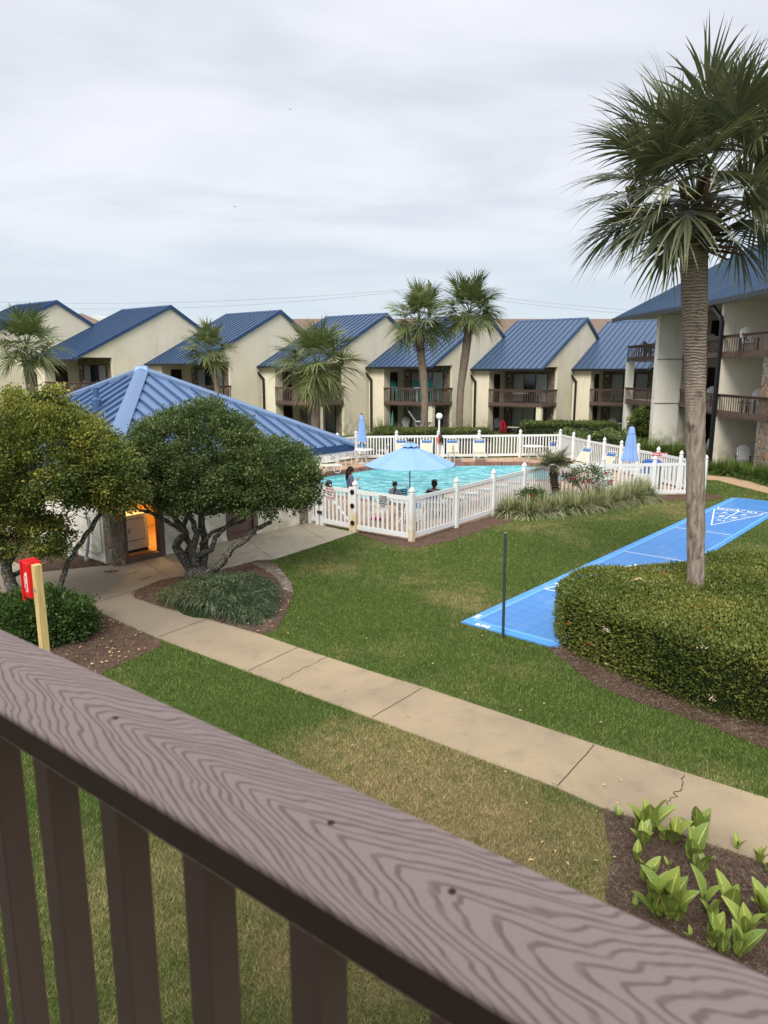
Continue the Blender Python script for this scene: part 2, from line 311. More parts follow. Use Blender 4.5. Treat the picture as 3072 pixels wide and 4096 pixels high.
# ---------------------------------------------------------------- mesh builder
ORI = {}
class MB:
    def __init__(s): s.v = []; s.f = []
    def add(s, vs, fs):
        b = len(s.v); s.v += [tuple(v) for v in vs]; s.f += [tuple(b+i for i in f) for f in fs]; return s
    def box(s, x0, x1, y0, y1, z0, z1):
        return s.add([(x0, y0, z0), (x1, y0, z0), (x1, y1, z0), (x0, y1, z0), (x0, y0, z1), (x1, y0, z1), (x1, y1, z1), (x0, y1, z1)],
                     [(0, 3, 2, 1), (4, 5, 6, 7), (0, 1, 5, 4), (1, 2, 6, 5), (2, 3, 7, 6), (3, 0, 4, 7)])
    def obox(s, c, sx, sy, sz, ang=0, tilt=0, axis='X'):       # centred box turned about z, tilted about own axis
        m = Matrix.Translation(c) @ Matrix.Rotation(ang, 4, 'Z') @ Matrix.Rotation(tilt, 4, axis)
        k = MB().box(-sx/2, sx/2, -sy/2, sy/2, -sz/2, sz/2); return s.add([m @ Vector(v) for v in k.v], k.f)
    def prism(s, poly, z0, z1):                                # xy polygon (any winding)
        n = len(poly); a = sum(poly[i][0]*poly[(i+1) % n][1]-poly[(i+1) % n][0]*poly[i][1] for i in range(n))
        p = list(poly) if a > 0 else list(poly)[::-1]
        vs = [(x, y, z0) for x, y in p]+[(x, y, z1) for x, y in p]
        tri = tessellate_polygon([[Vector((x, y, 0)) for x, y in p]])
        fs = []
        for t in tri:
            A, B, C_ = [p[i] for i in t]; cr = (B[0]-A[0])*(C_[1]-A[1])-(B[1]-A[1])*(C_[0]-A[0])
            t = tuple(t) if cr > 0 else tuple(t)[::-1]
            fs.append(tuple(n+i for i in t)); fs.append(t[::-1])
        fs += [(i, (i+1) % n, n+(i+1) % n, n+i) for i in range(n)]
        return s.add(vs, fs)
    def xprism(s, poly, x0, x1):                               # yz polygon extruded along x
        k = MB().prism(poly, x0, x1); return s.add([(z, x, y) for x, y, z in k.v], k.f)
    def tube(s, pts, rad, n=8, cap=True):
        pts = [Vector(p) for p in pts]; rad = rad if isinstance(rad, (list, tuple)) else [rad]*len(pts); vs = []; fs = []; prev = None
        for i, p in enumerate(pts):
            d = (pts[min(i+1, len(pts)-1)]-pts[max(i-1, 0)]).normalized()
            if prev is None: a = d.orthogonal().normalized()
            else: a = (prev-d*prev.dot(d)); a = a.normalized() if a.length > 1e-6 else d.orthogonal().normalized()
            prev = a; b = d.cross(a)
            vs += [p+(a*math.cos(2*PI*k/n)+b*math.sin(2*PI*k/n))*rad[i] for k in range(n)]
        for i in range(len(pts)-1): fs += [(i*n+k, i*n+(k+1) % n, (i+1)*n+(k+1) % n, (i+1)*n+k) for k in range(n)]
        if cap: fs += [tuple(range(n))[::-1], tuple((len(pts)-1)*n+k for k in range(n))]
        return s.add(vs, fs)
    def lathe(s, prof, c=(0, 0, 0), n=16, ang0=0):             # prof: (r, z) from bottom to top
        vs = []; fs = []; m = len(prof)
        for r, z in prof: vs += [(c[0]+r*math.cos(ang0+2*PI*k/n), c[1]+r*math.sin(ang0+2*PI*k/n), c[2]+z) for k in range(n)]
        for i in range(m-1): fs += [(i*n+k, i*n+(k+1) % n, (i+1)*n+(k+1) % n, (i+1)*n+k) for k in range(n)]
        fs += [tuple(range(n))[::-1], tuple((m-1)*n+k for k in range(n))]
        return s.add(vs, fs)
    def ball(s, c, rx, ry, rz, n=12, m=8):
        return s.lathe_ell(c, rx, ry, rz, n, m)
    def lathe_ell(s, c, rx, ry, rz, n, m):
        vs = []; fs = []
        for i in range(m+1):
            t = -PI/2+PI*i/m; r = max(math.cos(t), .02)
            vs += [(c[0]+rx*r*math.cos(2*PI*k/n), c[1]+ry*r*math.sin(2*PI*k/n), c[2]+rz*math.sin(t)) for k in range(n)]
        for i in range(m): fs += [(i*n+k, i*n+(k+1) % n, (i+1)*n+(k+1) % n, (i+1)*n+k) for k in range(n)]
        fs += [tuple(range(n))[::-1], tuple(m*n+k for k in range(n))]
        return s.add(vs, fs)
    def xf(s, mat): s.v = [tuple(mat @ Vector(v)) for v in s.v]; return s
    def build(s, name, mat, parent=None, base=None, smooth=False, bevel=0):
        o0 = ORI.get(parent.name) if parent else base
        vs = s.v if o0 is None else [(x-o0[0], y-o0[1], z-o0[2]) for x, y, z in s.v]
        me = bpy.data.meshes.new(name); me.from_pydata(vs, [], s.f); me.materials.append(M[mat] if isinstance(mat, str) else mat)
        if smooth: me.polygons.foreach_set('use_smooth', [True]*len(me.polygons))
        me.update(); o = bpy.data.objects.new(name, me); COL.objects.link(o)
        if parent: o.parent = parent
        elif base is not None: o.location = base; ORI[o.name] = tuple(base)
        if parent and parent.name in ORI: ORI[o.name] = ORI[parent.name]
        if bevel:
            b = o.modifiers.new('bevel', 'BEVEL'); b.width = bevel; b.segments = 2; b.limit_method = 'ANGLE'
        return o
def tag(o, label=None, cat=None, group=None, kind=None):
    if label: o['label'] = label
    if cat: o['category'] = cat
    if group: o['group'] = group
    if kind: o['kind'] = kind
    return o
def thing(name, label, cat, loc=(0, 0, 0), rz=0, group=None, world=False):
    o = bpy.data.objects.new(name, None); COL.objects.link(o); o.empty_display_size = .3; o.location = loc; o.rotation_euler = (0, 0, rz)
    if world: ORI[o.name] = tuple(loc)
    return tag(o, label, cat, group)
def copy_tree(o, parent=None, loc=None, rz=None, label=None, group=None, cat=None):
    c = o.copy(); COL.objects.link(c); c.parent = parent
    if loc is not None: c.location = loc
    if rz is not None: c.rotation_euler = (0, 0, rz)
    if label: c['label'] = label
    if group: c['group'] = group
    if cat: c['category'] = cat
    for ch in KIDS(o): copy_tree(ch, c)
    return c
def KIDS(o): return [c for c in COL.objects if c.parent == o]
def struct(o): o['kind'] = 'structure'; return o
def npmesh(name, V, F, mat, tone=None, parent=None, uv=None, base=None):     # V (n,3), F (m,k); fast path for leaves and blades
    V = np.asarray(V, np.float32); F = np.asarray(F, np.int32)
    o0 = ORI.get(parent.name) if parent else base
    if o0 is not None: V = V-np.asarray(o0, np.float32)
    me = bpy.data.meshes.new(name); k = F.shape[1]
    me.vertices.add(len(V)); me.vertices.foreach_set('co', V.ravel()); me.loops.add(F.size); me.loops.foreach_set('vertex_index', F.ravel())
    me.polygons.add(len(F)); me.polygons.foreach_set('loop_start', np.arange(0, F.size, k, dtype=np.int32)); me.polygons.foreach_set('loop_total', np.full(len(F), k, np.int32))
    if tone is not None:
        a = me.attributes.new('tone', 'FLOAT', 'FACE'); a.data.foreach_set('value', np.clip(np.asarray(tone, np.float32), 0, 1))
    if uv is not None:
        l = me.uv_layers.new(name='UVMap'); l.data.foreach_set('uv', np.asarray(uv, np.float32)[F.ravel()].ravel())
    me.materials.append(M[mat]); me.update(calc_edges=True); me.validate()
    o = bpy.data.objects.new(name, me); COL.objects.link(o)
    if parent: o.parent = parent
    elif base is not None: o.location = base
    if parent and parent.name in ORI: ORI[o.name] = ORI[parent.name]
    return o
def leaves(P, size, tone, nrm=None, up=.4, slim=.5):
    """one folded rhombus per point P (n,3)"""
    n = len(P); d = rng.normal(size=(n, 3)); d[:, 2] = np.abs(d[:, 2])*up+d[:, 2]*.4
    if nrm is not None: d = d*.55+nrm*.9
    d /= np.linalg.norm(d, axis=1)[:, None]
    w = np.cross(d, rng.normal(size=(n, 3))); w /= np.linalg.norm(w, axis=1)[:, None]
    s = (size*(.6+.8*rng.random(n)))[:, None]
    V = np.stack([P, P+d*s*.5+w*s*slim*.5, P+d*s, P+d*s*.5-w*s*slim*.5], 1).reshape(-1, 3)
    F = np.arange(4*n).reshape(n, 4)
    return V, F, tone
def blades(B, D, L, W, droop, tone, seg=3):
    """arching grass blades: base B (n,3), horizontal dir+lift D (n,3), length L, width W, droop"""
    n = len(B); side = np.cross(D, [0, 0, 1.0]); side /= np.maximum(np.linalg.norm(side, axis=1)[:, None], 1e-5)
    rows = []
    for i in range(seg+1):
        t = i/seg; p = B+D*(L*t)[:, None]; p[:, 2] -= droop*L*t*t
        w = (W*(1-t**1.6)*.5+W*.02)[:, None]*side
        rows += [p-w, p+w]
    V = np.stack(rows, 1).reshape(-1, 3); k = 2*(seg+1)
    base = (np.arange(n)*k)[:, None]
    F = np.concatenate([base+np.array([2*i, 2*i+1, 2*i+3, 2*i+2]) for i in range(seg)], 0)
    return V, F, np.tile(tone, seg)
def inpoly(P, poly):
    x, y = P[:, 0], P[:, 1]; r = np.zeros(len(P), bool); n = len(poly)
    for i in range(n):
        x1, y1 = poly[i][:2]; x2, y2 = poly[(i+1) % n][:2]
        if y1 == y2: continue
        r ^= ((y1 > y) != (y2 > y)) & (x < (x2-x1)*(y-y1)/(y2-y1)+x1)
    return r
def text_mesh(name, s, size, mat, parent, mtx, extrude=.002, shear=0, bold=0.0, align='CENTER'):
    c = bpy.data.curves.new(name, 'FONT'); c.body = s; c.size = size; c.align_x = align; c.align_y = 'CENTER'; c.extrude = extrude; c.shear = shear; c.offset = bold; c.resolution_u = 2
    t = bpy.data.objects.new(name+'_tmp', c); COL.objects.link(t); dg = bpy.context.evaluated_depsgraph_get()
    me = bpy.data.meshes.new_from_object(t.evaluated_get(dg)); COL.objects.unlink(t); bpy.data.objects.remove(t)
    me.transform(mtx); me.materials.clear(); me.materials.append(M[mat])
    o = bpy.data.objects.new(name, me); COL.objects.link(o)
    if parent:
        if parent.name in ORI: me.transform(Matrix.Translation(-Vector(ORI[parent.name])))
        o.parent = parent
    return o
def polymesh(name, outer, holes, z, mat):
    rings = [[Vector((p[0], p[1], 0)) for p in outer]]+[[Vector((p[0], p[1], 0)) for p in h] for h in holes]
    tri = tessellate_polygon(rings); vs = [(p.x, p.y, z) for r in rings for p in r]; fs = []
    for t in tri:
        A, B, C_ = [vs[i] for i in t]; cr = (B[0]-A[0])*(C_[1]-A[1])-(B[1]-A[1])*(C_[0]-A[0])
        fs.append(tuple(t) if cr > 0 else tuple(t)[::-1])
    k = MB(); k.v = vs; k.f = fs; return k.build(name, mat)
# stained vinyl of the gate corner
def m_stain():
    m = N('stained_vinyl'); z = m.n('ShaderNodeSeparateXYZ', Vector=m.co()).outputs['Z']
    f = m.math('MULTIPLY', m.ramp(z, .25, 1.0, 1, 0), m.ramp(m.noise(3.5, 5), .25, .6)); M['stained_vinyl'] = m.out(m.mix(m.math('MULTIPLY', f, .8), (.72, .72, .70), (.60, .40, .12)), .4, .4)
m_stain()
# ================================================================ GROUND, WATER, PATHS
poolp = [(.5, 24.3), (-2.2, 26.4), (-4.9, 28.5), (-2.5, 31.9), (-.3, 34.4), (.6, 35.1), (3.2, 35.5), (7.0, 35.7), (7.5, 35.0), (8.25, 30.4), (8.0, 29.9), (4.7, 29.8), (3.9, 28.9)]
def offset(poly, d):
    n = len(poly); out = []
    for i in range(n):
        p0, p1, p2 = Vector(poly[i-1]), Vector(poly[i]), Vector(poly[(i+1) % n]); a = (p1-p0).normalized(); b = (p2-p1).normalized()
        na = Vector((a.y, -a.x)); nb = Vector((b.y, -b.x)); k = (na+nb).normalized(); k = k/max(k.dot(na), .4); out.append(tuple(p1+k*d))
    return out
ar = sum(poolp[i][0]*poolp[(i+1) % len(poolp)][1]-poolp[(i+1) % len(poolp)][0]*poolp[i][1] for i in range(len(poolp)))
if ar < 0: poolp = poolp[::-1]
cop = offset(poolp, .32)
big = 400
ground = struct(polymesh('lawn', [(-big, -60), (big, -60), (big, 700), (-big, 700)], [cop], 0.0, 'lawn'))
deckp = [(-2.2, 21.25), (.75, 18.86), (6.12, 25.55), (11.93, 26.28), (9.48, 38.25), (-1.42, 37.05), (-7.3, 29.0), (-9.0, 26.7)]
struct(polymesh('pool_deck', deckp, [cop], .022, 'paver'))
k = MB(); n = len(poolp)
k.add([(x, y, .05) for x, y in poolp]+[(x, y, .05) for x, y in cop]+[(x, y, -.12) for x, y in poolp]+[(x, y, 0.0) for x, y in cop],
      [(i, (i+1) % n, n+(i+1) % n, n+i) for i in range(n)]+[((i+1) % n, i, 2*n+i, 2*n+(i+1) % n) for i in range(n)]+[(n+i, n+(i+1) % n, 3*n+(i+1) % n, 3*n+i) for i in range(n)])
struct(k.build('pool_coping', 'coping'))
k = MB(); k.add([(x, y, -.12) for x, y in poolp]+[(x, y, -1.3) for x, y in poolp], [((i+1) % n, i, n+i, n+(i+1) % n) for i in range(n)]); struct(k.build('pool_basin', 'pool_tile'))
struct(polymesh('pool_water', poolp, [], -.16, 'pool_water'))
A = lambda *p: [tuple(at(x, y))[:2] for x, y in p]
pathp = [(7.4, 4.5), (4.16, 6.93), (2.62, 8.07), (.58, 9.69), (-.14, 10.21), (-1.44, 11.22), (-2.2, 11.85), (-3.47, 12.74), (-4.4, 13.32), (-5.08, 13.87), (-5.28, 14.22), (-4.95, 15.14), (-3.9, 15.85), (-3.15, 16.8), (-2.7, 16.9), (-1.88, 18.16), (-.82, 19.86), (-1.9, 20.85), (-2.3, 21.3), (-2.5, 21.2), (-6.2, 16.7), (-6.5, 16.3)]+A((407, 2266), (163, 2292), (30, 2240), (-250, 2235), (-500, 2330), (-500, 2480), (60, 2478), (270, 2417))+[(-5.99, 13.43), (-3.96, 11.67), (-2.12, 10.26), (-.18, 8.76), (1.91, 7.15), (2.29, 6.78), (2.95, 6.33), (3.32, 6.09), (3.6, 5.88), (6.6, 3.6)]
k = MB().prism(pathp, -.1, .02); struct(k.build('concrete_path', 'concrete'))
k = MB()
for a, b in [((-5.86, 13.39), (-5.05, 14.73)), ((-3.93, 11.68), (-3.30, 12.62)), ((-2.10, 10.27), (-1.46, 11.20)), ((-.16, 8.77), (.56, 9.66)), ((1.93, 7.16), (2.60, 8.05)), ((-4.7, 15.2), (-5.9, 16.75)), ((-2.75, 17.0), (-3.9, 19.2)), ((-1.6, 18.9), (-2.6, 20.9)), ((3.9, 5.66), (4.6, 6.55))]:
    a, b = Vector(a), Vector(b); d = (b-a); w = Vector((-d.y, d.x)).normalized()*.006; pts = [a+(b-a)*t+w*rng.normal()*.6 for t in np.linspace(0, 1, 9)]
    for i in range(8): k.add([(*(pts[i]-w), .0235), (*(pts[i+1]-w), .0235), (*(pts[i+1]+w), .0235), (*(pts[i]+w), .0235)], [(0, 1, 2, 3)])
def crack(pts, w0):
    P = [Vector(p) for p in pts]; q = []
    for i in range(len(P)-1):
        for t in np.linspace(0, 1, 9)[:-1]: q.append(P[i]+(P[i+1]-P[i])*t+Vector(rng.normal(size=2))*.018)
    q.append(P[-1])
    for i in range(len(q)-1):
        d = (q[i+1]-q[i]).normalized(); w = Vector((-d.y, d.x))*w0*(.5+rng.random()); k.add([(*(q[i]-w), .0238), (*(q[i+1]-w), .0238), (*(q[i+1]+w), .0238), (*(q[i]+w), .0238)], [(0, 1, 2, 3)])
crack([tuple(at(2740, 3105))[:2], tuple(at(2715, 3165))[:2], tuple(at(2655, 3235))[:2]], .005)
crack([tuple(at(1110, 2735))[:2], tuple(at(1215, 2680))[:2], tuple(at(1310, 2632))[:2]], .004)
crack([tuple(at(490, 2308))[:2], tuple(at(555, 2290))[:2]], .012); crack([tuple(at(560, 2325))[:2], tuple(at(610, 2308))[:2]], .012)
struct(k.build('path_joint', 'joint'))
tanp = A((2800, 1880), (2890, 1903), (2965, 1917), (3072, 1951), (3300, 2010), (3330, 2050), (3072, 1974), (2950, 1944), (2870, 1922), (2815, 1918), (2760, 1905))
struct(MB().prism(tanp, -.1, .02).build('garden_path', 'tan_path'))
MULCH = {}
def mulchbed(key, poly, z=.012):
    MULCH[key] = poly; return struct(MB().prism(poly, -.05, z).build('mulch_bed', 'mulch'))
bedA = [(-5.28, 14.22), (-4.95, 15.14), (-3.9, 15.85), (-3.05, 16.8), (-2.66, 16.62), (-2.08, 15.14), (-1.9, 14.42), (-1.88, 12.94), (-1.95, 12.0), (-2.2, 11.83), (-3.47, 12.72), (-4.4, 13.3), (-5.08, 13.85)]
mulchbed('tree', bedA)
mulchbed('left', A((-500, 2482), (60, 2480), (270, 2419), (325, 2425), (640, 2565), (650, 2585), (430, 2680))+[(-4.4, 9.3), (-4.6, 8), (-9, 8), (-12, 12)])
mulchbed('laundry', A((407, 2264), (163, 2290), (30, 2238), (-120, 2232), (-200, 2150), (290, 2150), (420, 2250)))
mulchbed('fence', [(-.82, 19.84), (-.25, 19.01), (.5, 18.2), (.9, 18.15), (1.8, 18.87), (3.15, 20.61), (4.3, 21.9), (5.3, 22.3), (7.36, 23.6), (9.9, 25.0), (11.9, 25.2), (12.7, 26.2), (12.0, 26.35), (6.08, 25.62), (.75, 18.92), (-.84, 20.0)])
mulchbed('hedge', A((2183, 2592), (2290, 2668), (2375, 2736), (2550, 2810), (2758, 2874), (3072, 2996), (3300, 3060))+[(8.5, 7.5), (5.3, 9.0), (3.6, 11.0), (3.3, 12.0), (2.95, 11.3)])
mulchbed('canna', [tuple(at(2405, 3238))[:2], (2.95, 6.31), (3.32, 6.07), (3.6, 5.86), (6.6, 3.58), (6.5, 2.0), (2.2, 2.6), (1.85, 4.5), (1.96, 5.48), (2.19, 6.04)])
mulchbed('right', A((2790, 1870), (2860, 1895), (2960, 1905), (3072, 1935), (3300, 1990), (3300, 1860), (2840, 1850)))
struct(MB().prism(A((1010, 2255), (1100, 2258), (1165, 2330), (1172, 2370), (1135, 2362), (1105, 2310), (1060, 2280)), -.05, .0165).build('sand_patch', 'sand'))
# pine straw
def straw(name, polys, n, L, w):
    Ps = []
    for poly in polys:
        p = np.array(poly); lo, hi = p.min(0), p.max(0); q = lo+(hi-lo)*rng.random((n*4, 2)); q = q[inpoly(q, poly)][:n]; Ps.append(q)
    P = np.concatenate(Ps); m = len(P); a = rng.random(m)*2*PI; l = L*(.4+.8*rng.random(m)); z = .014+rng.random(m)*.03
    d = np.stack([np.cos(a), np.sin(a), rng.normal(size=m)*.12], 1)*l[:, None]; s = np.stack([-np.sin(a), np.cos(a), np.zeros(m)], 1)*w
    c = np.stack([P[:, 0], P[:, 1], z], 1); V = np.stack([c-d/2-s, c+d/2, c-d/2+s], 1).reshape(-1, 3)
    return tag(npmesh(name, V, np.arange(3*m).reshape(m, 3), 'straw', rng.random(m)**1.6), 'fallen brown pine needles strewn over the planting beds', 'pine straw', kind='stuff')
cb = [(2.33, 6.74), (2.95, 6.31), (3.6, 5.86), (5.0, 4.8), (4.5, 3.9), (1.9, 3.9), (1.96, 5.48), (2.19, 6.04)]
straw('pine_straw', [cb], 60000, .12, .0013)
lb = A((-60, 2482), (60, 2480), (270, 2419), (325, 2425), (640, 2565), (650, 2585), (430, 2680))+[(-4.8, 9.3), (-7.5, 9.5)]
straw('pine_straw', [lb, bedA, MULCH['laundry']], 20000, .14, .0022)
straw('pine_straw', [MULCH['hedge'], MULCH['fence']], 12000, .16, .003)
# small fallen leaves
k = MB()
for poly, cnt in ((lb, 170), (bedA, 70), (MULCH['laundry'], 20)):
    p = np.array(poly); lo, hi = p.min(0), p.max(0); q = lo+(hi-lo)*rng.random((cnt*3, 2)); q = q[inpoly(q, poly)][:cnt]
    for x, y in q:
        a = rng.random()*6.28; s = .018+.02*rng.random(); c, d = math.cos(a)*s, math.sin(a)*s; z = .05
        k.add([(x-c, y-d, z), (x+d*.5, y-c*.5, z+.012), (x+c, y+d, z), (x-d*.5, y+c*.5, z+.012)], [(0, 1, 2, 3)])
for i in range(70):
    x, y = at(1000+1500*rng.random(), 2250+1300*rng.random()).xy
    a = rng.random()*6.28; s = .014+.018*rng.random(); c, d = math.cos(a)*s, math.sin(a)*s; z = .035
    k.add([(x-c, y-d, z), (x+d*.5, y-c*.5, z+.012), (x+c, y+d, z), (x-d*.5, y+c*.5, z+.012)], [(0, 1, 2, 3)])
plain('dead_leaf', (.52, .36, .19), .8, .1, .5, 3)
tag(k.build('fallen_leaves', 'dead_leaf'), 'tiny pale dry leaves scattered on the brown mulch and the lawn', 'leaves', kind='stuff')
# grass blades (short turf)
def grass(n):
    ang = R(-34)+R(76)*rng.random(n); d = 4.0*(33/4.0)**(rng.random(n)**.85); P = np.stack([np.sin(ang)*d, np.cos(ang)*d], 1)
    keep = np.ones(n, bool); excl = [pathp, deckp, bedA, tanp]+[MULCH[x] for x in MULCH]+[courtp]
    # ragged lawn edges: test slightly jittered points
    J = P+rng.normal(size=(n, 2))*.025
    for e in excl: keep &= ~inpoly(J, e)
    keep &= ~inpoly(P, [(p[0], p[1]) for p in laundryp])
    P = P[keep]; d = d[keep]; m = len(P); a = rng.random(m)*2*PI; h = (.018+.026*rng.random(m))*(1+.008*d); w = .0019+.00036*d
    lean = rng.normal(size=(m, 2))*.5; c = np.stack([P[:, 0], P[:, 1], np.full(m, -.002)], 1); s = np.stack([np.cos(a), np.sin(a), np.zeros(m)], 1)*w[:, None]
    t = c+np.stack([lean[:, 0]*h, lean[:, 1]*h, h], 1)
    V = np.stack([c-s, c+s, t], 1).reshape(-1, 3)
    return tag(npmesh('grass', V, np.arange(3*m).reshape(m, 3), 'grass_blade', rng.random(m)), 'short green and straw coloured turf grass of the courtyard lawn', 'grass', kind='stuff')
# ================================================================ SHUFFLEBOARD COURT
cO = Vector((1.42, 12.44, 0)); crz = R(-40.7); cX = Vector((math.cos(crz), math.sin(crz))); cY = Vector((-math.sin(crz), math.cos(crz)))
courtp = [tuple(cO.xy+cX*a+cY*b) for a, b in ((0, 0), (1.93, 0), (1.93, 17.3), (0, 17.3))]
court = thing('shuffleboard_court', 'long bright blue shuffleboard court with white painted scoring triangles on the lawn', 'court', cO, crz)
MB().box(0, 1.93, 0, 17.3, -.05, .03).build('base_slab', 'court_base', court)
MB().box(.24, 1.78, .20, 17.2, .031, .050).build('playing_surface', 'court_tile', court)
k = MB()
k.box(.17, .235, .13, 17.25, .031, .052); k.box(1.785, 1.87, .13, 17.25, .031, .052); k.box(.24, 1.78, .13, .196, .031, .052); k.box(.24, 1.78, 17.205, 17.25, .031, .052)
k.build('edging', 'court_edge', court)
k = MB()
def ln(a, b, w=.035):
    a, b = Vector(a), Vector(b); d = (b-a).normalized(); s = Vector((-d.y, d.x))*w/2; k.add([(*(a-s), .0545), (*(b-s), .0545), (*(b+s), .0545), (*(a+s), .0545)], [(0, 1, 2, 3)])
for c0, sg in ((8.81, 1), (8.81, -1)):
    y = lambda v: c0+sg*v
    ln((.26, y(1.86)), (1.76, y(1.86))); ln((.94, y(2.9)), (.24, y(5.6))); ln((.94, y(2.9)), (1.70, y(5.6))); ln((.24, y(5.6)), (1.74, y(5.6))); ln((.24, y(6.07)), (1.74, y(6.07)))
    ln((.42+.16, y(4.0+.15)), (1.30, y(4.15))); ln((.36, y(4.9)), (1.52, y(4.9))); ln((.97, y(4.15)), (.97, y(5.6)))
    ln((.24, y(6.07)), (.36, y(5.6))); ln((1.74, y(6.07)), (1.62, y(5.6))); ln((.85, y(6.07)), (.97, y(5.6))); ln((1.09, y(6.07)), (.97, y(5.6))); k.v = [(x_, y_, z_+.0002*(i//4)) for i, (x_, y_, z_) in enumerate(k.v)]; k.build('court_lines', 'line_paint', court); k = MB()

for sg in (1, -1):
    rot = Matrix.Rotation(PI if sg > 0 else 0, 4, 'Z')
    for s, x, y, sz in (('10', .97, 3.80, .22), ('8', .78, 4.5, .3), ('8', 1.15, 4.5, .3), ('7', .68, 5.25, .32), ('7', 1.25, 5.25, .32)):
        text_mesh('score_number', s, sz, 'line_paint', court, Matrix.Translation((x, 8.81+sg*y, .0565)) @ rot @ Matrix.Diagonal((1.25, 1, 1, 1)), .001, bold=.005)
    xs = (.62, 1.36) if sg < 0 else (1.36, .62)
    for s, x in (('10', xs[0]), ('OFF', xs[1])): text_mesh('score_text', s, .3, 'line_paint', court, Matrix.Translation((x, 8.81+sg*5.83, .0565)) @ rot @ Matrix.Diagonal((1.2, 1, 1, 1)), .001, bold=.005)
text_mesh('edge_text', 'LIFE', .12, 'line_paint', court, Matrix.Translation((.09, .42, .034)) @ Matrix.Rotation(PI/2, 4, 'Z'), .001, bold=.006)
text_mesh('edge_text', 'SURE', .13, 'line_paint', court, Matrix.Translation((.42, .065, .034)), .001, bold=.006)
# ================================================================ BALCONY RAILING IN FRONT OF THE CAMERA
struct(MB().box(-2.6, 1.6, -1.9, .40, -1.12, -1.07).xf(Matrix.Translation((0, 0, 4.135)) @ Matrix.Rotation(YAW, 4, 'Z')).build('balcony_floor', 'soffit')); struct(MB().box(-2.6, 1.6, -1.9, .15, 1.45, 1.55).xf(Matrix.Translation((0, 0, 4.135)) @ Matrix.Rotation(YAW, 4, 'Z')).build('balcony_shade_ceiling', 'soffit')); struct(MB().box(-2.3, 1.3, -2.0, -1.9, -1.12, 1.44).xf(Matrix.Translation((0, 0, 4.135)) @ Matrix.Rotation(YAW, 4, 'Z')).build('balcony_shade_wall', 'brown_wood'))  # unseen balcony pieces added to shade the railing; ceiling and wall cut down
rail = thing('balcony_railing', 'brown wood grained composite railing running diagonally across the foreground', 'railing', (0, 0, 4.135), YAW)
MB().box(-7, 2.2, .362, .502, -.038, 0).build('top_rail', 'rail_composite', rail)
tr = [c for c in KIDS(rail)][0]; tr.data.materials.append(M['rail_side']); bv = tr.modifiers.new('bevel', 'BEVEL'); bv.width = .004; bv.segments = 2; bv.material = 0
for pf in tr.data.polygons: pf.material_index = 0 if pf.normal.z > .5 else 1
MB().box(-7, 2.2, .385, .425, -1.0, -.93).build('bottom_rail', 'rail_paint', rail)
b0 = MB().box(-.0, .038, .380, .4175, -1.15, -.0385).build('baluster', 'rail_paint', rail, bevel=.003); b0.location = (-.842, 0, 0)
for i in range(-34, 17):
    if i: c = b0.copy(); COL.objects.link(c); c.parent = rail; c.location = (-.842+.1490*i, 0, 0)
for X, Y in ((-.745, .44), (-.40, .445), (-.262, .437)): MB().lathe([(.0036, 0), (.003, .0008)], (X, Y, .0003), 10).build('screw', 'stem_brown', rail)
# ================================================================ TOWNHOUSES
def picket_rail(name, parent, x0, x1, y, z0, z1, axis='X', deckz=None, sp=.178, w=.038):
    """balcony balustrade along X (at y) or along Y (x0..x1 are y values, y is the x)"""
    k = MB(); n = max(2, round((x1-x0)/sp)); tp_ = .03
    def b(a0, a1, c0, c1, za, zb):
        k.box(a0, a1, c0, c1, za, zb) if axis == 'X' else k.box(c0, c1, a0, a1, za, zb)
    for i in range(n+1):
        c = x0+(x1-x0)*i/n; pw = w if i % 8 or i in (0, n) else w
        b(c-pw/2, c+pw/2, y-tp_, y+.0, z0, z1-.04)
    b(x0-.05, x1+.05, y-.06, y+.07, z1-.04, z1); b(x0, x1, y+.002, y+.04, z0+.10, z0+.34); b(x0, x1, y+.002, y+.035, z1-.14, z1-.042)
    return k.build(name, 'brown_wood', parent)
def sliding_door(parent, x0, x1, y, z0, z1, panes=3, mats=('dark_glass', 'curtain', 'curtain')):
    k = MB(); t = .05; k.box(x0, x1, y-.06, y, z1-t, z1).box(x0, x1, y-.06, y, z0, z0+t).box(x0, x0+t, y-.06, y, z0+t, z1-t).box(x1-t, x1, y-.06, y, z0+t, z1-t)
    for i in range(1, panes): c = x0+(x1-x0)*i/panes; k.box(c-.03, c+.03, y-.062, y-.002, z0+t, z1-t)
    f = k.build('sliding_door', 'black_metal', parent)
    for i in range(panes):
        a = x0+(x1-x0)*i/panes; b = x0+(x1-x0)*(i+1)/panes; MB().box(a+.03, b-.03, y-.035, y-.028, z0+t, z1-t).build('pane', mats[i % len(mats)], f)
    return f
def seams(x0, x1, sp, y0, z0, y1, z1, w=.035, h=.06):
    k = MB(); n = round((x1-x0)/sp)
    for i in range(n+1):
        x = x0+(x1-x0)*i/n; k.add([(x-w/2, y0, z0), (x+w/2, y0, z0), (x+w/2, y1, z1), (x-w/2, y1, z1), (x-w/2, y0, z0+h), (x+w/2, y0, z0+h), (x+w/2, y1, z1+h), (x-w/2, y1, z1+h)], [(4, 5, 6, 7), (0, 1, 5, 4), (1, 2, 6, 5), (3, 0, 4, 7), (2, 3, 7, 6)])
    return k
PKV, PKZ, EVZ = 7.5, 8.62, 4.93        # ridge distance, ridge height, eave height
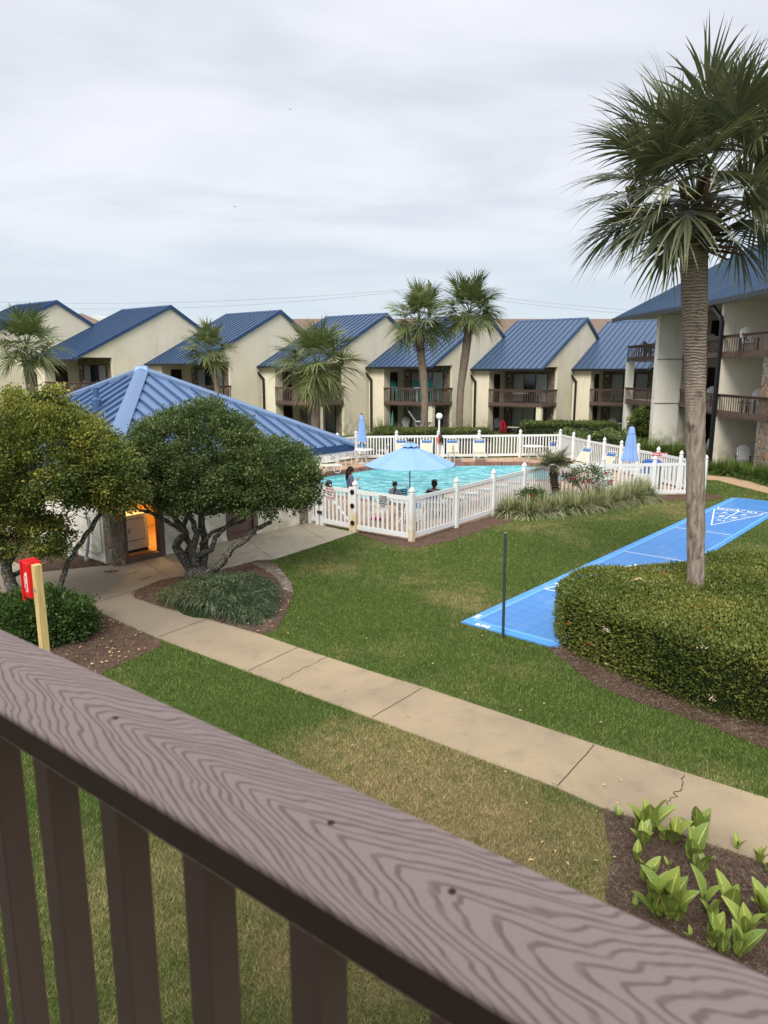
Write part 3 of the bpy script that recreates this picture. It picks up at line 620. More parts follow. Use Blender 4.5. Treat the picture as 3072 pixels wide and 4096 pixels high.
def make_townhouse():
    t = thing('townhouse', 'x', 'townhouse', (0, 0, 0), YAW)
    W = 5.8
    k = MB(); k.box(-W, -4.27, 0, .2, -2, 4.86); k.box(-4.42, -4.27, .201, 2.53, -2, 4.86); k.box(-W, -W+.2, .202, 13, -2, 4.9); k.box(-W+.2, -.2, 12.8, 13, -2, 5.0)
    k.xprism([(0, 4.862), (2.53, 4.862), (2.53, -2), (13, -2), (13, 5.65), (PKV, PKZ-.08), (0, 4.93)], -.2, 0)
    k.box(-4.27, -.2, .02, .16, 4.70, 4.86)
    k.build('wall', 'stucco', t)
    MB().box(-4.27, -.203, 2.532, 2.7, -2, 4.84).build('stone_wall', 'stone', t)
    MB().box(-4.268, -.002, .0, 2.53, 4.862, 4.90).build('ceiling', 'soffit', t)
    MB().box(-4.268, -.02, .03, 2.53, 2.06, 2.25).build('balcony_floor', 'brown_wood', t)
    MB().box(-.42, -.03, .03, .34, -2, 2.055).build('pillar', 'stucco', t)
    picket_rail('balcony_rail', t, -4.25, -.05, 0, 1.95, 3.26); picket_rail('balcony_rail', t, .05, 2.5, .0, 1.95, 3.26, 'Y')
    for zf, m in ((2.25, ('curtain', 'dark_glass', 'curtain')), (.0, ('curtain', 'curtain', 'dark_glass'))):
        sliding_door(t, -3.6, -.75, 2.53, zf+.02, zf+2.15, 3, m)
        d = MB().box(-4.268, -4.23, .75, 1.65, zf+.02, zf+2.1).build('door', 'brown_door', t); MB().ball((-4.20, .85, zf+1.05), .03, .03, .03, 8, 6).build('handle', 'steel', d)
    MB().box(-4.02, -3.86, 2.44, 2.53, 4.1, 4.32).build('wall_lamp', 'soffit', t); MB().box(-4.02, -3.86, 2.44, 2.53, 1.55, 1.75).build('wall_lamp', 'soffit', t)
    e0 = -.35; sl = (PKZ-EVZ)/PKV; ez = EVZ+e0*sl
    k = MB().xprism([(e0, ez), (PKV, PKZ), (13.3, PKZ-5.8*sl*1.15), (13.3, PKZ-5.8*sl*1.15-.07), (PKV, PKZ-.07), (e0, ez-.07)], -W-.2, .10)
    r = k.build('roof', 'blue_roof', t)
    seams(-W-.1, .02, .45, e0, ez, PKV, PKZ).build('roof_seams', 'trim_blue', r)
    k = MB(); k.xprism([(PKV-.18, PKZ-.07), (PKV, PKZ+.05), (PKV+.18, PKZ-.07)], -W-.2, .12); k.build('ridge_cap', 'trim_blue', r)
    k = MB(); k.xprism([(e0, ez+.03), (PKV, PKZ+.05), (13.3, PKZ-5.8*sl*1.15+.05), (13.3, PKZ-5.8*sl*1.15-.16), (PKV, PKZ-.2), (e0, ez-.15)], .10, .14); k.build('rake_trim', 'trim_blue', r)
    MB().box(-W-.2, .1, e0-.11, e0, ez-.17, ez-.02).build('gutter', 'gutter_black', t)
    MB().tube([(-W+.02, e0-.05, ez-.15), (-W+.02, e0-.05, ez-.35), (-W+.42, -.09, ez-.95), (-W+.42, -.09, -2)], .10, 4).build('downspout', 'gutter_black', t)
    return t
TH = []
labels = ['cream townhouse at the far left edge behind the first palm', 'cream townhouse with stone balcony wall above the left slope of the pavilion roof',
 'cream townhouse whose balcony is crossed by a slim palm trunk right of the roof peak', 'cream townhouse behind the bushy full-crowned palm left of the pool',
 'cream townhouse with teal bar chairs and a white table on its balcony', 'cream townhouse with black dining furniture on its balcony, right of the leaning palm', 'cream townhouse half hidden by the three-storey building']
zoff = [.85, .60, .34, .20, .14, 0, 0]
t0 = make_townhouse()
for i in range(7):
    ox = 11.2-7.8*(5-i); oy = 51.0-.93*(5-i); TH.append((ox, oy, zoff[i]))
    if i == 0: t = t0; t.location = (ox, oy, zoff[i]); t['label'] = labels[0]; t['group'] = 'row of cream townhouses with blue metal roofs'
    else: t = copy_tree(t0, None, (ox, oy, zoff[i]), YAW, labels[i])
def thp(i, X, Y, z):      # place inside townhouse i
    ox, oy, oz = TH[i]; return Vector((ox, oy, oz+z))+ux*X+vy*Y
# ================================================================ THREE-STOREY BUILDING ON THE RIGHT
B = thing('apartment_building', 'three-storey cream building with long blue metal roof and wooden balconies at the right edge', 'building', (17, 40, 0), 0, None, True)
L2, L3, TOP = 2.35, 5.15, 8.0
k = MB(); k.box(16.75, 18.3, 44.5, 45.0, -.5, TOP); k.build('wall', 'stucco_white', B)
k = MB(); k.box(18.3, 24, 44.75, 45.0, -.5, TOP); k.box(16.42, 24, 35.5, 35.75, -.5, TOP); k.box(23.8, 24, 20, 35.5, -.5, TOP); k.box(23.8, 24, 35.75, 44.75, -.5, TOP); k.build('wall', 'stucco_grey', B)
for z in (L2+.25, L3+.12): MB().box(16.74, 18.31, 44.46, 44.5, z, z+.03).build('wall_groove', 'joint', B)
for (y0, y1, xa, xb) in ((26, 35.5, 16.5, 16.5), (35.75, 44.5, 16.6, 18.3), (45.0, 50.1, 16.8, 16.8)):
    for z in (L2, L3):
        MB().prism([(xa+.04, y0), (xb+.04, y1), (23.75, y1), (23.75, y0)], z+.12, z+.30).build('balcony_floor', 'soffit', B) if y0 < 45 else MB().box(xa+.04, 22, y0+.002, y1, z+.12, z+.30).build('balcony_floor', 'soffit', B)
        if xa == xb: picket_rail('balcony_rail', B, y0+.03, y1-.03, xa, z, z+1.12, 'Y', sp=.23)
        else:
            L = math.hypot(xb-xa, y1-y0); r = picket_rail('balcony_rail', B, 0, L, 0, z, z+1.12, 'X', sp=.23)
            me = r.data; me.transform(Matrix.Translation((17, 40, 0))); me.transform(Matrix.Translation((xa, y0, 0)) @ Matrix.Rotation(math.atan2(y1-y0, xb-xa), 4, 'Z')); me.transform(Matrix.Translation((-17, -40, 0)))
            me.transform(Matrix.Identity(4))
picket_rail('balcony_rail', B, 16.85, 20.5, 50.1, L3, L3+1.12, 'X')
MB().box(16.8, 17.25, 49.9, 50.35, -.5, L3-.002).build('pillar', 'stucco_white', B)
for z in (0, L2+.3, L3+.3):
    for (y, hh) in ((44.7, 2.15),):
        d = MB().box(20.0, 20.8, y, y+.045, z+.02, z+hh).build('door', 'brown_door', B); MB().ball((20.7, y-.03, z+1), .035, .03, .035, 8, 6).build('handle', 'steel', d)
    sliding_door(B, 20.9, 23.0, 44.745, z+.02, z+2.1, 2)
MB().box(16.55, 17.6, 30.7, 31.65, -.3, 5.9).build('stone_pillar', 'stone_light', B)
MB().tube([(16.38, 37.0, 7.85), (16.38, 36.6, 7.7), (16.33, 35.55, 7.1), (16.33, 35.42, 6.9), (16.33, 35.42, -.3)], .11, 4).build('downspout', 'gutter_black', B)
ev = [(16.2, 18), (16.2, 38.2), (15.15, 48.4)]; rz_ = 12.55
k = MB()
for (x0, y0), (x1, y1) in zip(ev, ev[1:]):
    k.add([(x0, y0, 7.98), (24, y0, rz_), (24, y1, rz_), (x1, y1, 7.98), (x0, y0, 7.90), (24, y0, rz_-.08), (24, y1, rz_-.08), (x1, y1, 7.90)], [(0, 1, 2, 3), (4, 7, 6, 5), (0, 3, 7, 4), (3, 2, 6, 7), (1, 0, 4, 5)])
k.add([(24, 18, rz_), (33, 18, 7.98), (33, 48.4, 7.98), (24, 48.4, rz_)], [(0, 1, 2, 3)])
rf = k.build('roof', 'blue_roof_dark', B)
k = MB(); y = 18.2
while y < 48.4:
    f = max(0, (y-38.2)/10.2); x0 = 16.2-1.05*f; zz = 7.98; w = .022; h = .055
    k.add([(x0, y-w, zz), (x0, y+w, zz), (24, y+w, rz_), (24, y-w, rz_), (x0, y-w, zz+h), (x0, y+w, zz+h), (24, y+w, rz_+h), (24, y-w, rz_+h)], [(4, 5, 6, 7), (0, 4, 7, 3), (1, 2, 6, 5), (0, 1, 5, 4)]); y += .40
k.build('roof_seams', 'blue_roof', rf)
k = MB()
for (x0, y0), (x1, y1) in zip(ev, ev[1:]): k.add([(x0-.13, y0, 7.97), (x0, y0, 7.97), (x1, y1, 7.97), (x1-.13, y1, 7.97), (x0-.13, y0, 7.74), (x0, y0, 7.74), (x1, y1, 7.74), (x1-.13, y1, 7.74)], [(0, 1, 2, 3), (7, 6, 5, 4), (0, 3, 7, 4), (1, 5, 6, 2), (2, 6, 7, 3), (0, 4, 5, 1)])
k.build('gutter', 'gutter_black', B)
k = MB(); k.add([(15.16, 48.41, 7.72), (24, 48.41, 12.35), (24, 48.41, 12.62), (15.16, 48.41, 7.99), (15.16, 48.47, 7.72), (24, 48.47, 12.35), (24, 48.47, 12.62), (15.16, 48.47, 7.99)], [(0, 3, 2, 1), (4, 5, 6, 7), (3, 7, 6, 2), (0, 1, 5, 4)]); k.build('rake_trim', 'trim_blue', rf)
k = MB()
for (x0, y0), (x1, y1) in zip(ev, ev[1:]): k.add([(x0, y0, 7.85), (24, y0, 8.06), (24, y1, 8.06), (x1, y1, 7.85)], [(0, 1, 2, 3)])
k.build('soffit', 'soffit', B)
# ================================================================ BUILDINGS FAR BEHIND
for (px0, px1, Y, zr, zf, lab) in ((1120, 2700, 78, 10.45, 7.0, 'long brown shingled roof seen between the right-hand townhouse gables'), (225, 385, 62, 10.9, 8.2, 'building with a brown roof and white fascia behind the far left townhouse')):
    a = aty(px0, 1290, Y).x; b = aty(px1, 1290, Y).x; base = ((a+b)/2, Y, 0)
    o = thing('distant_building', lab, 'building', base, 0, None, True); MB().box(a+.5, b-.5, Y+1, Y+9, 0, zf).build('wall', 'fascia_white', o)
    if Y == 78: k = MB().xprism([(Y, zf), (Y+6, zr), (Y+12, zf), (Y+12, zf-.3), (Y, zf-.3)], a, b); k.build('roof', 'brown_shingle', o)
    else:
        k = MB(); A0 = aty(228, 1234, Y); B0 = aty(405, 1292, Y); k.add([A0+Vector((0, 6, 0)), A0+Vector((.5, 6, -.1)), B0+Vector((0, 0, 0)), B0+Vector((-2.6, 0, -.1))], [(0, 1, 2, 3)])
        k = MB().add([(A0.x-1.2, Y+5, A0.z-.15), (A0.x, Y+5, A0.z), (B0.x, Y, B0.z+.1), (B0.x-1.3, Y, B0.z-.25), (A0.x-1.2, Y+5, 6), (A0.x, Y+5, 6), (B0.x, Y, 6), (B0.x-1.3, Y, 6)], [(0, 1, 2, 3), (0, 3, 7, 4), (3, 2, 6, 7), (1, 5, 6, 2)]); k.build('roof', 'brown_shingle', o)
        MB().add([(A0.x-1.3, Y-.2, A0.z-.6), (A0.x-1.2, Y+5, A0.z-.2), (B0.x-1.3, Y, B0.z-.2), (B0.x-1.5, Y-.2, B0.z-.7)], [(0, 3, 2, 1)]).build('fascia', 'fascia_white', o)
o = thing('distant_house', 'small pale gable roof peeking between the two far left townhouses', 'house', aty(375, 1290, 75)*Vector((1, 1, 0)).length if False else Vector((aty(375, 1290, 75).x, 75, 0)), 0, None, True)
p0, p1, p2 = aty(360, 1268, 75), aty(378, 1260, 75), aty(430, 1276, 75)
MB().add([p0+Vector((0, 0, -.6)), p2+Vector((0, 0, -1.2)), p2, p1, p0, p0+Vector((0, 4, -.6)), p2+Vector((0, 4, -1.2)), p2+Vector((0, 4, 0)), p1+Vector((0, 4, 0)), p0+Vector((0, 4, 0))], [(0, 1, 2, 3, 4), (9, 8, 7, 6, 5), (3, 2, 7, 8), (4, 3, 8, 9), (1, 6, 7, 2)]).build('roof', 'fascia_white', o)
MB().box(p0.x+.1, p2.x-.1, 75.2, 78.8, 0, p2.z-1.25).build('wall', 'fascia_white', o)
# utility pole and wires
pb = aty(1717, 1300, 62); up = thing('utility_pole', 'weathered wooden utility pole rising behind the twin palms', 'pole', (pb.x, 62, 0), 0, None, True)
MB().tube([(pb.x, 62, 0), (pb.x, 62, aty(1717, 1133, 62).z)], [.2, .16], 10).build('pole_shaft', 'stem_brown', up)
MB().lathe([(.05, 0), (.07, .1), (.04, .2)], (pb.x+.25, 62, aty(1717, 1150, 62).z-.1), 8).build('insulator', 'grey_plastic', up)
def wire(p, q, sag, lab, r=.009):
    p, q = Vector(p), Vector(q); pts = [p.lerp(q, t)-Vector((0, 0, sag*4*t*(1-t))) for t in np.linspace(0, 1, 24)]
    o = MB().tube(pts, r, 4).build('power_line', 'black_metal', None, tuple(p)); tag(o, lab, 'wire')
pt = aty(1717, 1148, 62)
wire(pt, aty(-450, 1188, 66), .9, 'upper overhead wire running left from the utility pole'); wire(pt-Vector((0, 0, .08)), aty(-450, 1196, 66), 1.25, 'lower overhead wire running left from the utility pole')
wire(pt, aty(3300, 1262, 62), .7, 'upper overhead wire running right from the utility pole'); wire(pt-Vector((0, 0, .25)), aty(3300, 1275, 62), .75, 'lower overhead wire running right from the utility pole')
wire(aty(54, 1234, 70), aty(-700, 1200, 68), .3, 'short overhead wire at the far left edge of the sky')
def bird(p, s, lab):
    k = MB(); p = Vector(p)
    k.add([p+Vector((-s, 0, s*.25)), p+Vector((-s*.4, s*.15, s*.35)), p+Vector((0, s*.2, 0)), p+Vector((s*.4, s*.15, s*.35)), p+Vector((s, 0, s*.25)), p+Vector((.4*s, -s*.1, s*.2)), p+Vector((0, -s*.25, 0)), p+Vector((-.4*s, -s*.1, s*.2)), p+Vector((0, -.05*s, -s*.18))], [(0, 1, 8, 7), (1, 2, 6, 8), (2, 3, 8, 6), (3, 4, 5, 8), (5, 6, 8), (6, 7, 8)])
    tag(k.build('bird', 'black_metal', None, tuple(p)), lab, 'bird')
bird(aty(1161, 438, 45), .16, 'tiny dark bird flying high in the sky, the upper one'); bird(aty(940, 828, 45), .16, 'tiny dark bird flying in the sky, the lower one')
k = MB(); q = aty(1715, 1126, 62); k.ball(q, .07, .13, .09, 8, 6); k.ball(q+Vector((-.05, 0, .12)), .05, .05, .05, 8, 6); k.tube([q+Vector((.05, 0, -.02)), q+Vector((.2, 0, -.1))], [.04, .015], 6); tag(k.build('perched_bird', 'black_metal', None, tuple(q)), 'small dark bird perched on top of the utility pole', 'bird')
# ================================================================ LAUNDRY PAVILION
u2 = Vector((-.777, .629)); v2 = Vector((.629, .777)); LC = Vector((-.95, 21.9))-v2*8.3         # near eave corner
LA = math.atan2(v2.x, v2.y); lrz = -LA                                                          # local x = -u2, local y = v2
lau = thing('laundry_pavilion', 'low cream pavilion with a light blue hipped metal roof and an open door', 'building', (LC.x, LC.y, 0), lrz)
def lp(x, y, z=0):        # local -> world (x to the right = -u2, y = v2)
    w = LC-u2*x+v2*y; return Vector((w.x, w.y, z))
def l2(px, py, z=0):      # world point of photo -> local
    w = at(px, py, z).xy-LC; return (-w.dot(u2), w.dot(v2))
cx_, cy_ = l2(464, 2268); dx0 = l2(512, 2260)[1]; dx1 = l2(654, 2228)[1]; wx0 = l2(919, 2167)[1]; wx1 = l2(1036, 2144)[1]; ey = l2(1237, 2096)[1]
FX = cx_ ; NY = cy_; EZ = 2.36; AZ = 4.6
HW = 9.4
W0 = -(HW-1.0)
laundryp = [tuple(lp(FX, NY).xy), tuple(lp(FX, ey).xy), tuple(lp(W0, ey).xy), tuple(lp(W0, NY).xy)]
k = MB(); th = .18; H2 = 2.42
k.box(FX-th, FX, NY+.32, dx0, -.2, H2) if False else None
k.box(FX-th, FX, dx1+.0, wx0, -.2, H2); k.box(FX-th, FX, wx1, ey, -.2, H2); k.box(FX-th, FX, dx0, dx1, 2.16, H2); k.box(FX-th, FX, wx0, wx1, 2.16, H2)
k.box(W0, FX-.36, NY, NY+th, -.2, H2); k.box(W0, FX-th, ey-th, ey, -.2, H2); k.box(W0, W0+th, NY+th, ey-th, -.2, H2)
k.build('wall', 'stucco_white', lau)
k = MB().prism([(FX-.359, NY-.05), (FX-.02, NY-.06), (FX+.05, NY+.02), (FX+.05, dx0-.03), (FX-.15, dx0-.03), (FX-.2, NY+.25), (FX-.359, NY+.2)], -.2, H2-.01)
st = k.build('stone_pier', 'stone_light', lau)
k = MB().prism([(FX+.0, ey-.28), (FX+.06, ey-.28), (FX+.06, ey+.03), (FX, ey+.03)], -.1, H2-.02); k.build('stone_pier', 'stone_light', lau)
for a, b, nm in ((dx0, dx1, 'door_frame'), (wx0, wx1, 'door_frame')):
    k = MB().box(FX-.12, FX+.035, a-.028, a+.05, .14, 2.15).box(FX-.12, FX+.035, b-.05, b+.10, .14, 2.15).box(FX-.12, FX+.035, a+.05, b-.05, 2.07, 2.15); k.build(nm, 'brown_wood' if nm else '', lau)
plain('step_paint', (.14, .09, .075), .7, .2, .2, 4)
plain('frame_paint', (.13, .085, .068), .6, .3, .15, 4)
for c in KIDS(lau):
    if c.name.startswith('door_frame'): c.data.materials[0] = M['frame_paint']
MB().box(FX-.16, FX+.05, dx0-.02, dx1+.09, -.1, .139).build('door_step', 'step_paint', lau); MB().box(FX-.16, FX+.05, wx0, wx1+.02, -.1, .139).build('door_step', 'step_paint', lau)
plain('interior_orange', (.66, .40, .10), .7, .2, .05)
k = MB(); iy0, iy1, ix = NY+.25, 4.2, FX-3.0
k.box(ix, FX-th-.01, iy0, iy1, .05, .139); k.build('room_floor', 'interior_floor', lau)
k = MB(); k.box(ix, ix+.08, iy0+.08, iy1-.08, .14, 2.3); k.box(ix, FX-th-.003, iy1-.08, iy1, .14, 2.3); k.box(ix, FX-th-.003, iy0, iy0+.08, .14, 2.3); k.box(ix+.08, FX-th-.003, iy0+.08, iy1-.08, 2.3, 2.36); k.build('room_wall', 'interior_orange', lau)
k = MB(); k.box(FX-.11, FX-.06, wx0+.05, wx1-.05, .14, 2.07); d = k.build('door', 'brown_wood', lau); d.data.materials[0] = M['frame_paint']; MB().box(FX-.059, FX-.04, wx0+.1, wx1-.1, .2, .5).build('kick_plate', 'step_paint', d)
# roof
ap = Vector((-HW/2, 4.15, AZ)); C4 = [Vector((0, 0, EZ)), Vector((0, 8.3, EZ)), Vector((-HW, 8.3, EZ)), Vector((-HW, 0, EZ))]
k = MB().add([*C4, ap], [(0, 1, 4), (1, 2, 4), (2, 3, 4), (3, 0, 4)]); k.f = [f[::1] for f in k.f]
rf = k.build('roof', 'blue_roof_near', lau)
k = MB()
def roofseam(e0, e1, n):
    for i in range(1, n):
        t = i/n; p = e0.lerp(e1, t); mid = (e0+e1)/2; dirn = (Vector((ap.x, ap.y, 0))-Vector((mid.x, mid.y, 0))); along = (e1-e0).normalized()
        # foot on eave directly below the ridge direction; ends at the hip
        half = (e1-e0).length/2; s = 1-abs((p-mid).length)/half; top = p+Vector((dirn.x, dirn.y, (ap.z-EZ)))*s*.985
        nrm = (top-p).cross(along).normalized(); nrm = nrm if nrm.z > 0 else -nrm; w = along*.026; h = nrm*.07
        if s > .04: k.add([p-w, p+w, top+w, top-w, p-w+h, p+w+h, top+w+h, top-w+h], [(4, 5, 6, 7), (0, 1, 5, 4), (1, 2, 6, 5), (2, 3, 7, 6), (3, 0, 4, 7)])
for a, b, n in ((0, 1, 20), (3, 0, 23), (1, 2, 23), (2, 3, 20)): roofseam(C4[a], C4[b], n)
plain('seam_blue', (.05, .10, .20), .4, .4, .05)  # darker than the panels: the seams' shadowed sides painted into the colour
k.build('roof_seams', 'seam_blue', rf)
k = MB()
for c in C4:
    d = (ap-c); q = Vector((d.x, d.y, 0)).normalized(); s = Vector((-q.y, q.x, 0))*.21; dz = Vector((0, 0, .085)); lo = Vector((0, 0, -.04))
    e = c-Vector((q.x, q.y, 0))*.03+Vector((0, 0, -.0))
    k.add([e-s+lo+dz*.6, e+dz, e+s+lo+dz*.6, ap+Vector((0, 0, .03))-s*.9+lo+dz*.6, ap+dz+Vector((0, 0, .02)), ap+s*.9+Vector((0, 0, .03))+lo+dz*.6, e-s+lo-dz*.3, e+s+lo-dz*.3, ap-s*.9+lo-dz*.3, ap+s*.9+lo-dz*.3], [(0, 1, 4, 3), (1, 2, 5, 4), (0, 3, 8, 6), (2, 7, 9, 5), (0, 6, 7, 2, 1)])
k.build('hip_cap', 'blue_roof_near', rf)
MB().lathe([(.30, -.08), (.22, .10), (.03, .14)], tuple(ap), 4).build('roof_peak', 'blue_roof_near', rf)
k = MB(); z0, z1 = EZ-.20, EZ+.01
k.box(.002, .03, -.03, 8.33, z0, z1).box(-HW-.03, -HW-.002, -.03, 8.33, z0, z1).box(-HW, 0, -.03, -.002, z0, z1).box(-HW, 0, 8.302, 8.33, z0, z1); k.build('fascia', 'trim_blue', lau)
k = MB().box(-HW+.005, -.005, .005, 8.295, EZ-.16, EZ-.10); k.build('soffit', 'fascia_white', lau)
k = MB(); k.box(.004, .02, 0, 8.3, EZ-.27, EZ-.201).box(-HW, 0, -.02, -.004, EZ-.27, EZ-.201); k.build('fascia_board', 'fascia_white', lau)
vp_ = aty(385, 1590, 19.6); vl = Vector((vp_.x, vp_.y)); 
MB().lathe([(.13, -.35), (.13, 0), (.10, .02), (.08, .05), (.08, .32), (.0, .33)], (-(vl-LC).dot(u2), (vl-LC).dot(v2), vp_.z-.05), 12).build('vent_pipe', 'seam_blue', rf)
# lit ceiling lamp inside + its light
cl = thing('ceiling_lamp', 'round warm ceiling light inside the laundry room', 'lamp', lp(FX-1.4, 1.9, 2.22), lrz)
m = N('lamp_glow'); m.p.inputs['Emission Color'].default_value = (1, .62, .25, 1); m.p.inputs['Emission Strength'].default_value = 6; M['lamp_glow'] = m.m
MB().lathe([(.10, -.05), (.16, 0), (.17, .05)], (0, 0, 0), 16).build('diffuser', 'lamp_glow', cl)
ld = bpy.data.lights.new('laundry_light', 'POINT'); ld.energy = 95; ld.color = (1, .60, .24); ld.shadow_soft_size = .18; lo = bpy.data.objects.new('laundry_light', ld); COL.objects.link(lo); lo.location = lp(FX-1.3, 1.9, 2.0)
# dryer
dr = thing('clothes_dryer', 'white front-loading clothes dryer seen through the open laundry door', 'dryer', lp(FX-.40, dx0+.22, .14), lrz)
MB().box(-.64, 0, 0, .68, .07, .95).build('body', 'dryer_white', dr, bevel=.012); MB().box(-.60, -.02, .03, .66, 0, .069).build('plinth', 'dark_plastic', dr)
d = MB().box(.001, .018, .07, .55, .32, .83).build('door', 'dryer_white', dr, bevel=.01); MB().box(.0185, .03, .11, .17, .5, .62).build('handle', 'grey_plastic', d)
MB().box(-.64, -.54, 0, .68, .9501, 1.10).build('control_panel', 'grey_plastic', dr)
k = MB()
for (a, b, c, d_) in ((.055, .565, .300, .312), (.055, .565, .838, .850), (.055, .067, .312, .838), (.553, .565, .312, .838)): k.box(.0005, .006, a, b, c, d_)
k.build('door_seal', 'dark_plastic', dr)
# meter box, pipes on the left wall
mb = thing('meter_box', 'small grey electrical box on the wall by the stone pier', 'electric box', lp(FX-.50, NY, 0), lrz)
MB().box(-.09, .05, -.09, -.004, 1.55, 1.80).build('box', 'pvc_grey', mb); MB().box(-.06, .03, -.06, -.004, 1.81, 1.93).build('switch_box', 'pvc_grey', mb)
MB().tube([(-.02, -.03, 1.55), (-.02, -.03, .30), (-.35, -.03, .2), (-.9, -.03, .22)], .012, 5).build('conduit', 'pvc_grey', mb)
pp = thing('drain_pipe', 'bent grey conduit pipe rising from the mulch beside the laundry wall', 'pipe', lp(FX-1.05, NY-.15, 0), lrz)
MB().tube([(0, 0, 0), (0, 0, .14), (.02, -.0, .16), (.10, .02, .5), (.12, .06, .85), (.02, .12, 1.0), (-.15, .14, 1.05)], .035, 8).build('conduit', 'pvc_grey', pp); MB().lathe([(.055, 0), (.055, .1)], (0, 0, 0), 10).build('collar', 'soffit', pp)
wp = thing('vent_pipe', 'short white upright pipe at the foot of the laundry wall', 'pipe', lp(FX-1.75, NY-.2, 0), lrz); MB().lathe([(.07, 0), (.07, .42), (.02, .43)], (0, 0, 0), 12).build('pipe', 'white_vinyl', wp)
# broken stone slab at the pier foot
bx = at(440, 2290); k = MB().prism([(bx.x-.13, bx.y-.03), (bx.x+.02, bx.y-.08), (bx.x+.17, bx.y+.05), (bx.x+.02, bx.y+.10)], .0, .06); tag(k.build('stone_slab', 'stone_light', None, (bx.x, bx.y, 0)), 'flat broken stone leaning at the foot of the stone pier', 'stone')
# ================================================================ POOL FENCE
fence = thing('pool_fence', 'white vinyl picket fence with pointed post caps around the pool', 'fence', (.75, 18.78, 0), 0, None, True)
def post(parent, x, y, mat='white_vinyl', w=.13, rz=YAW, cap=True):
    k = MB().obox((x, y, .62), w, w, 1.36, rz); p = k.build('post', mat, parent)
    if cap: MB().lathe([(.092, 1.30), (.092, 1.335), (.055, 1.345), (.055, 1.37), (.095, 1.39), (.088, 1.42), (.055, 1.475), (.015, 1.52)], (x, y, 0), 4, PI/4+rz).build('post_cap', 'white_vinyl', p)
    return p
def panel(parent, a, b, name='fence_panel', mat='white_vinyl', diag=False, z0=.10):
    a, b = Vector(a), Vector(b); L = (b-a).length; d = (b-a)/L; ang = math.atan2(d.y, d.x); k = MB(); m_ = .07
    k.box(m_, L-m_, -.022, .022, 1.13, 1.24); k.box(m_, L-m_, -.022, .022, z0, z0+.13)
    n = max(2, round((L-2*m_)/.158)); 
    for i in range(n):
        c = m_+(L-2*m_)*(i+.5)/n; k.box(c-.034, c+.034, -.012, .012, z0+.13, 1.13)
    if diag: k.obox((L/2, .03, .68), math.hypot(L-.2, .9), .03, .05, 0, math.atan2(.9, L-.2), 'Y')
    k.xf(Matrix.Translation((a.x, a.y, 0)) @ Matrix.Rotation(ang, 4, 'Z')); return k.build(name, mat, parent)
front = [(-.82, 19.95), (.75, 18.80), (2.12, 20.53), (3.48, 22.33), (4.79, 24.05), (6.12, 25.55), (7.98, 25.69), (9.96, 25.95), (11.95, 26.2), (11.65, 27.7), (11.32, 29.2), (10.98, 30.6), (10.72, 32.0), (10.38, 33.4), (10.02, 34.7), (9.74, 36.5), (9.50, 38.3), (7.30, 38.05), (5.06, 37.8), (2.88, 37.6), (.66, 37.42), (-1.45, 37.1), (-2.35, 35.9), (-3.75, 33.7), (-5.15, 31.9), (-6.5, 30.1), (-7.9, 28.3)]
for i, p in enumerate(front):
    post(fence, *p, mat='stained_vinyl' if i < 2 else 'white_vinyl')
    if i: panel(fence, front[i-1], p)
post(fence, -1.98, 20.98, cap=True); post(fence, -2.24, 21.2, cap=False); panel(fence, (-2.26, 21.22), (-1.90, 20.93))
gate = thing('pool_gate', 'white picket gate with black hinges and latch beside the pavilion', 'gate', (-1.8, 20.85, 0), 0, None, True)
ga, gb = Vector((-1.86, 20.88)), Vector((-.90, 20.06)); panel(gate, ga, gb, 'gate_panel', diag=True)
post(gate, -1.84, 20.86, cap=False, w=.11); post(gate, -.93, 20.06, mat='stained_vinyl', cap=False, w=.12)
for z in (.42, .72): MB().obox((-1.93, 20.86, z), .17, .03, .09, YAW).xf(Matrix.Translation((0.0, -.045, 0))).build('hinge', 'black_metal', gate)
for z in (.28, .78, 1.18): 
    k = MB().lathe([(.075, -.012), (.075, .012)], (0, 0, 0), 14); k.xf(Matrix.Translation((-.905, 19.93, z)) @ Matrix.Rotation(YAW, 4, 'Z') @ Matrix.Rotation(PI/2, 4, 'X')); k.build('latch_disc', 'black_metal', gate)
def sign(name, label, px, w, h, z0, a, b, t, lines, face='white_paint', inward=-1, band=None):
    """sign hung on the panel from a to b, fraction t; lines = (text, mat, size, dz)"""
    a, b = Vector(a), Vector(b); d = (b-a).normalized(); ang = math.atan2(d.y, d.x); nrm = Vector((d.y, -d.x)); nrm = nrm if nrm.y < 0 else -nrm
    if nrm.y != nrm.y: pass
    if (ang > PI/2 or ang < -PI/2): ang += PI
    c = a.lerp(b, t)+nrm*.033; s = thing(name, label, 'sign', (c.x, c.y, z0), ang)
    MB().box(-w/2, w/2, -.004, .004, 0, h).build('board', face, s)
    if band: MB().box(-w/2, w/2, -.008, -.0045, h*(1-band[0]), h).build('band', band[1], s)
    for tx, mt, sz, z in lines: text_mesh('lettering', tx, sz, mt, s, Matrix.Translation((0, -.0085 if band else -.006, z)) @ Matrix.Rotation(PI/2, 4, 'X'), .001, bold=.003)
    return s
plain('sign_red', (.42, .03, .04), .5, .3, .05); plain('sign_black', (.02, .02, .02), .5, .3, .05); plain('sign_white', (.62, .62, .62), .5, .3, .03)
s1 = sign('no_dogs_sign', 'white sign on the gate that bans dogs from the pool area', 0, .33, .36, .86, ga, gb, .30, [('No Dogs', 'sign_red', .085, .30), ('Allowed', 'sign_red', .085, .215), ('in the', 'sign_black', .075, .135), ('Pool Area', 'sign_red', .08, .05)], 'sign_white')
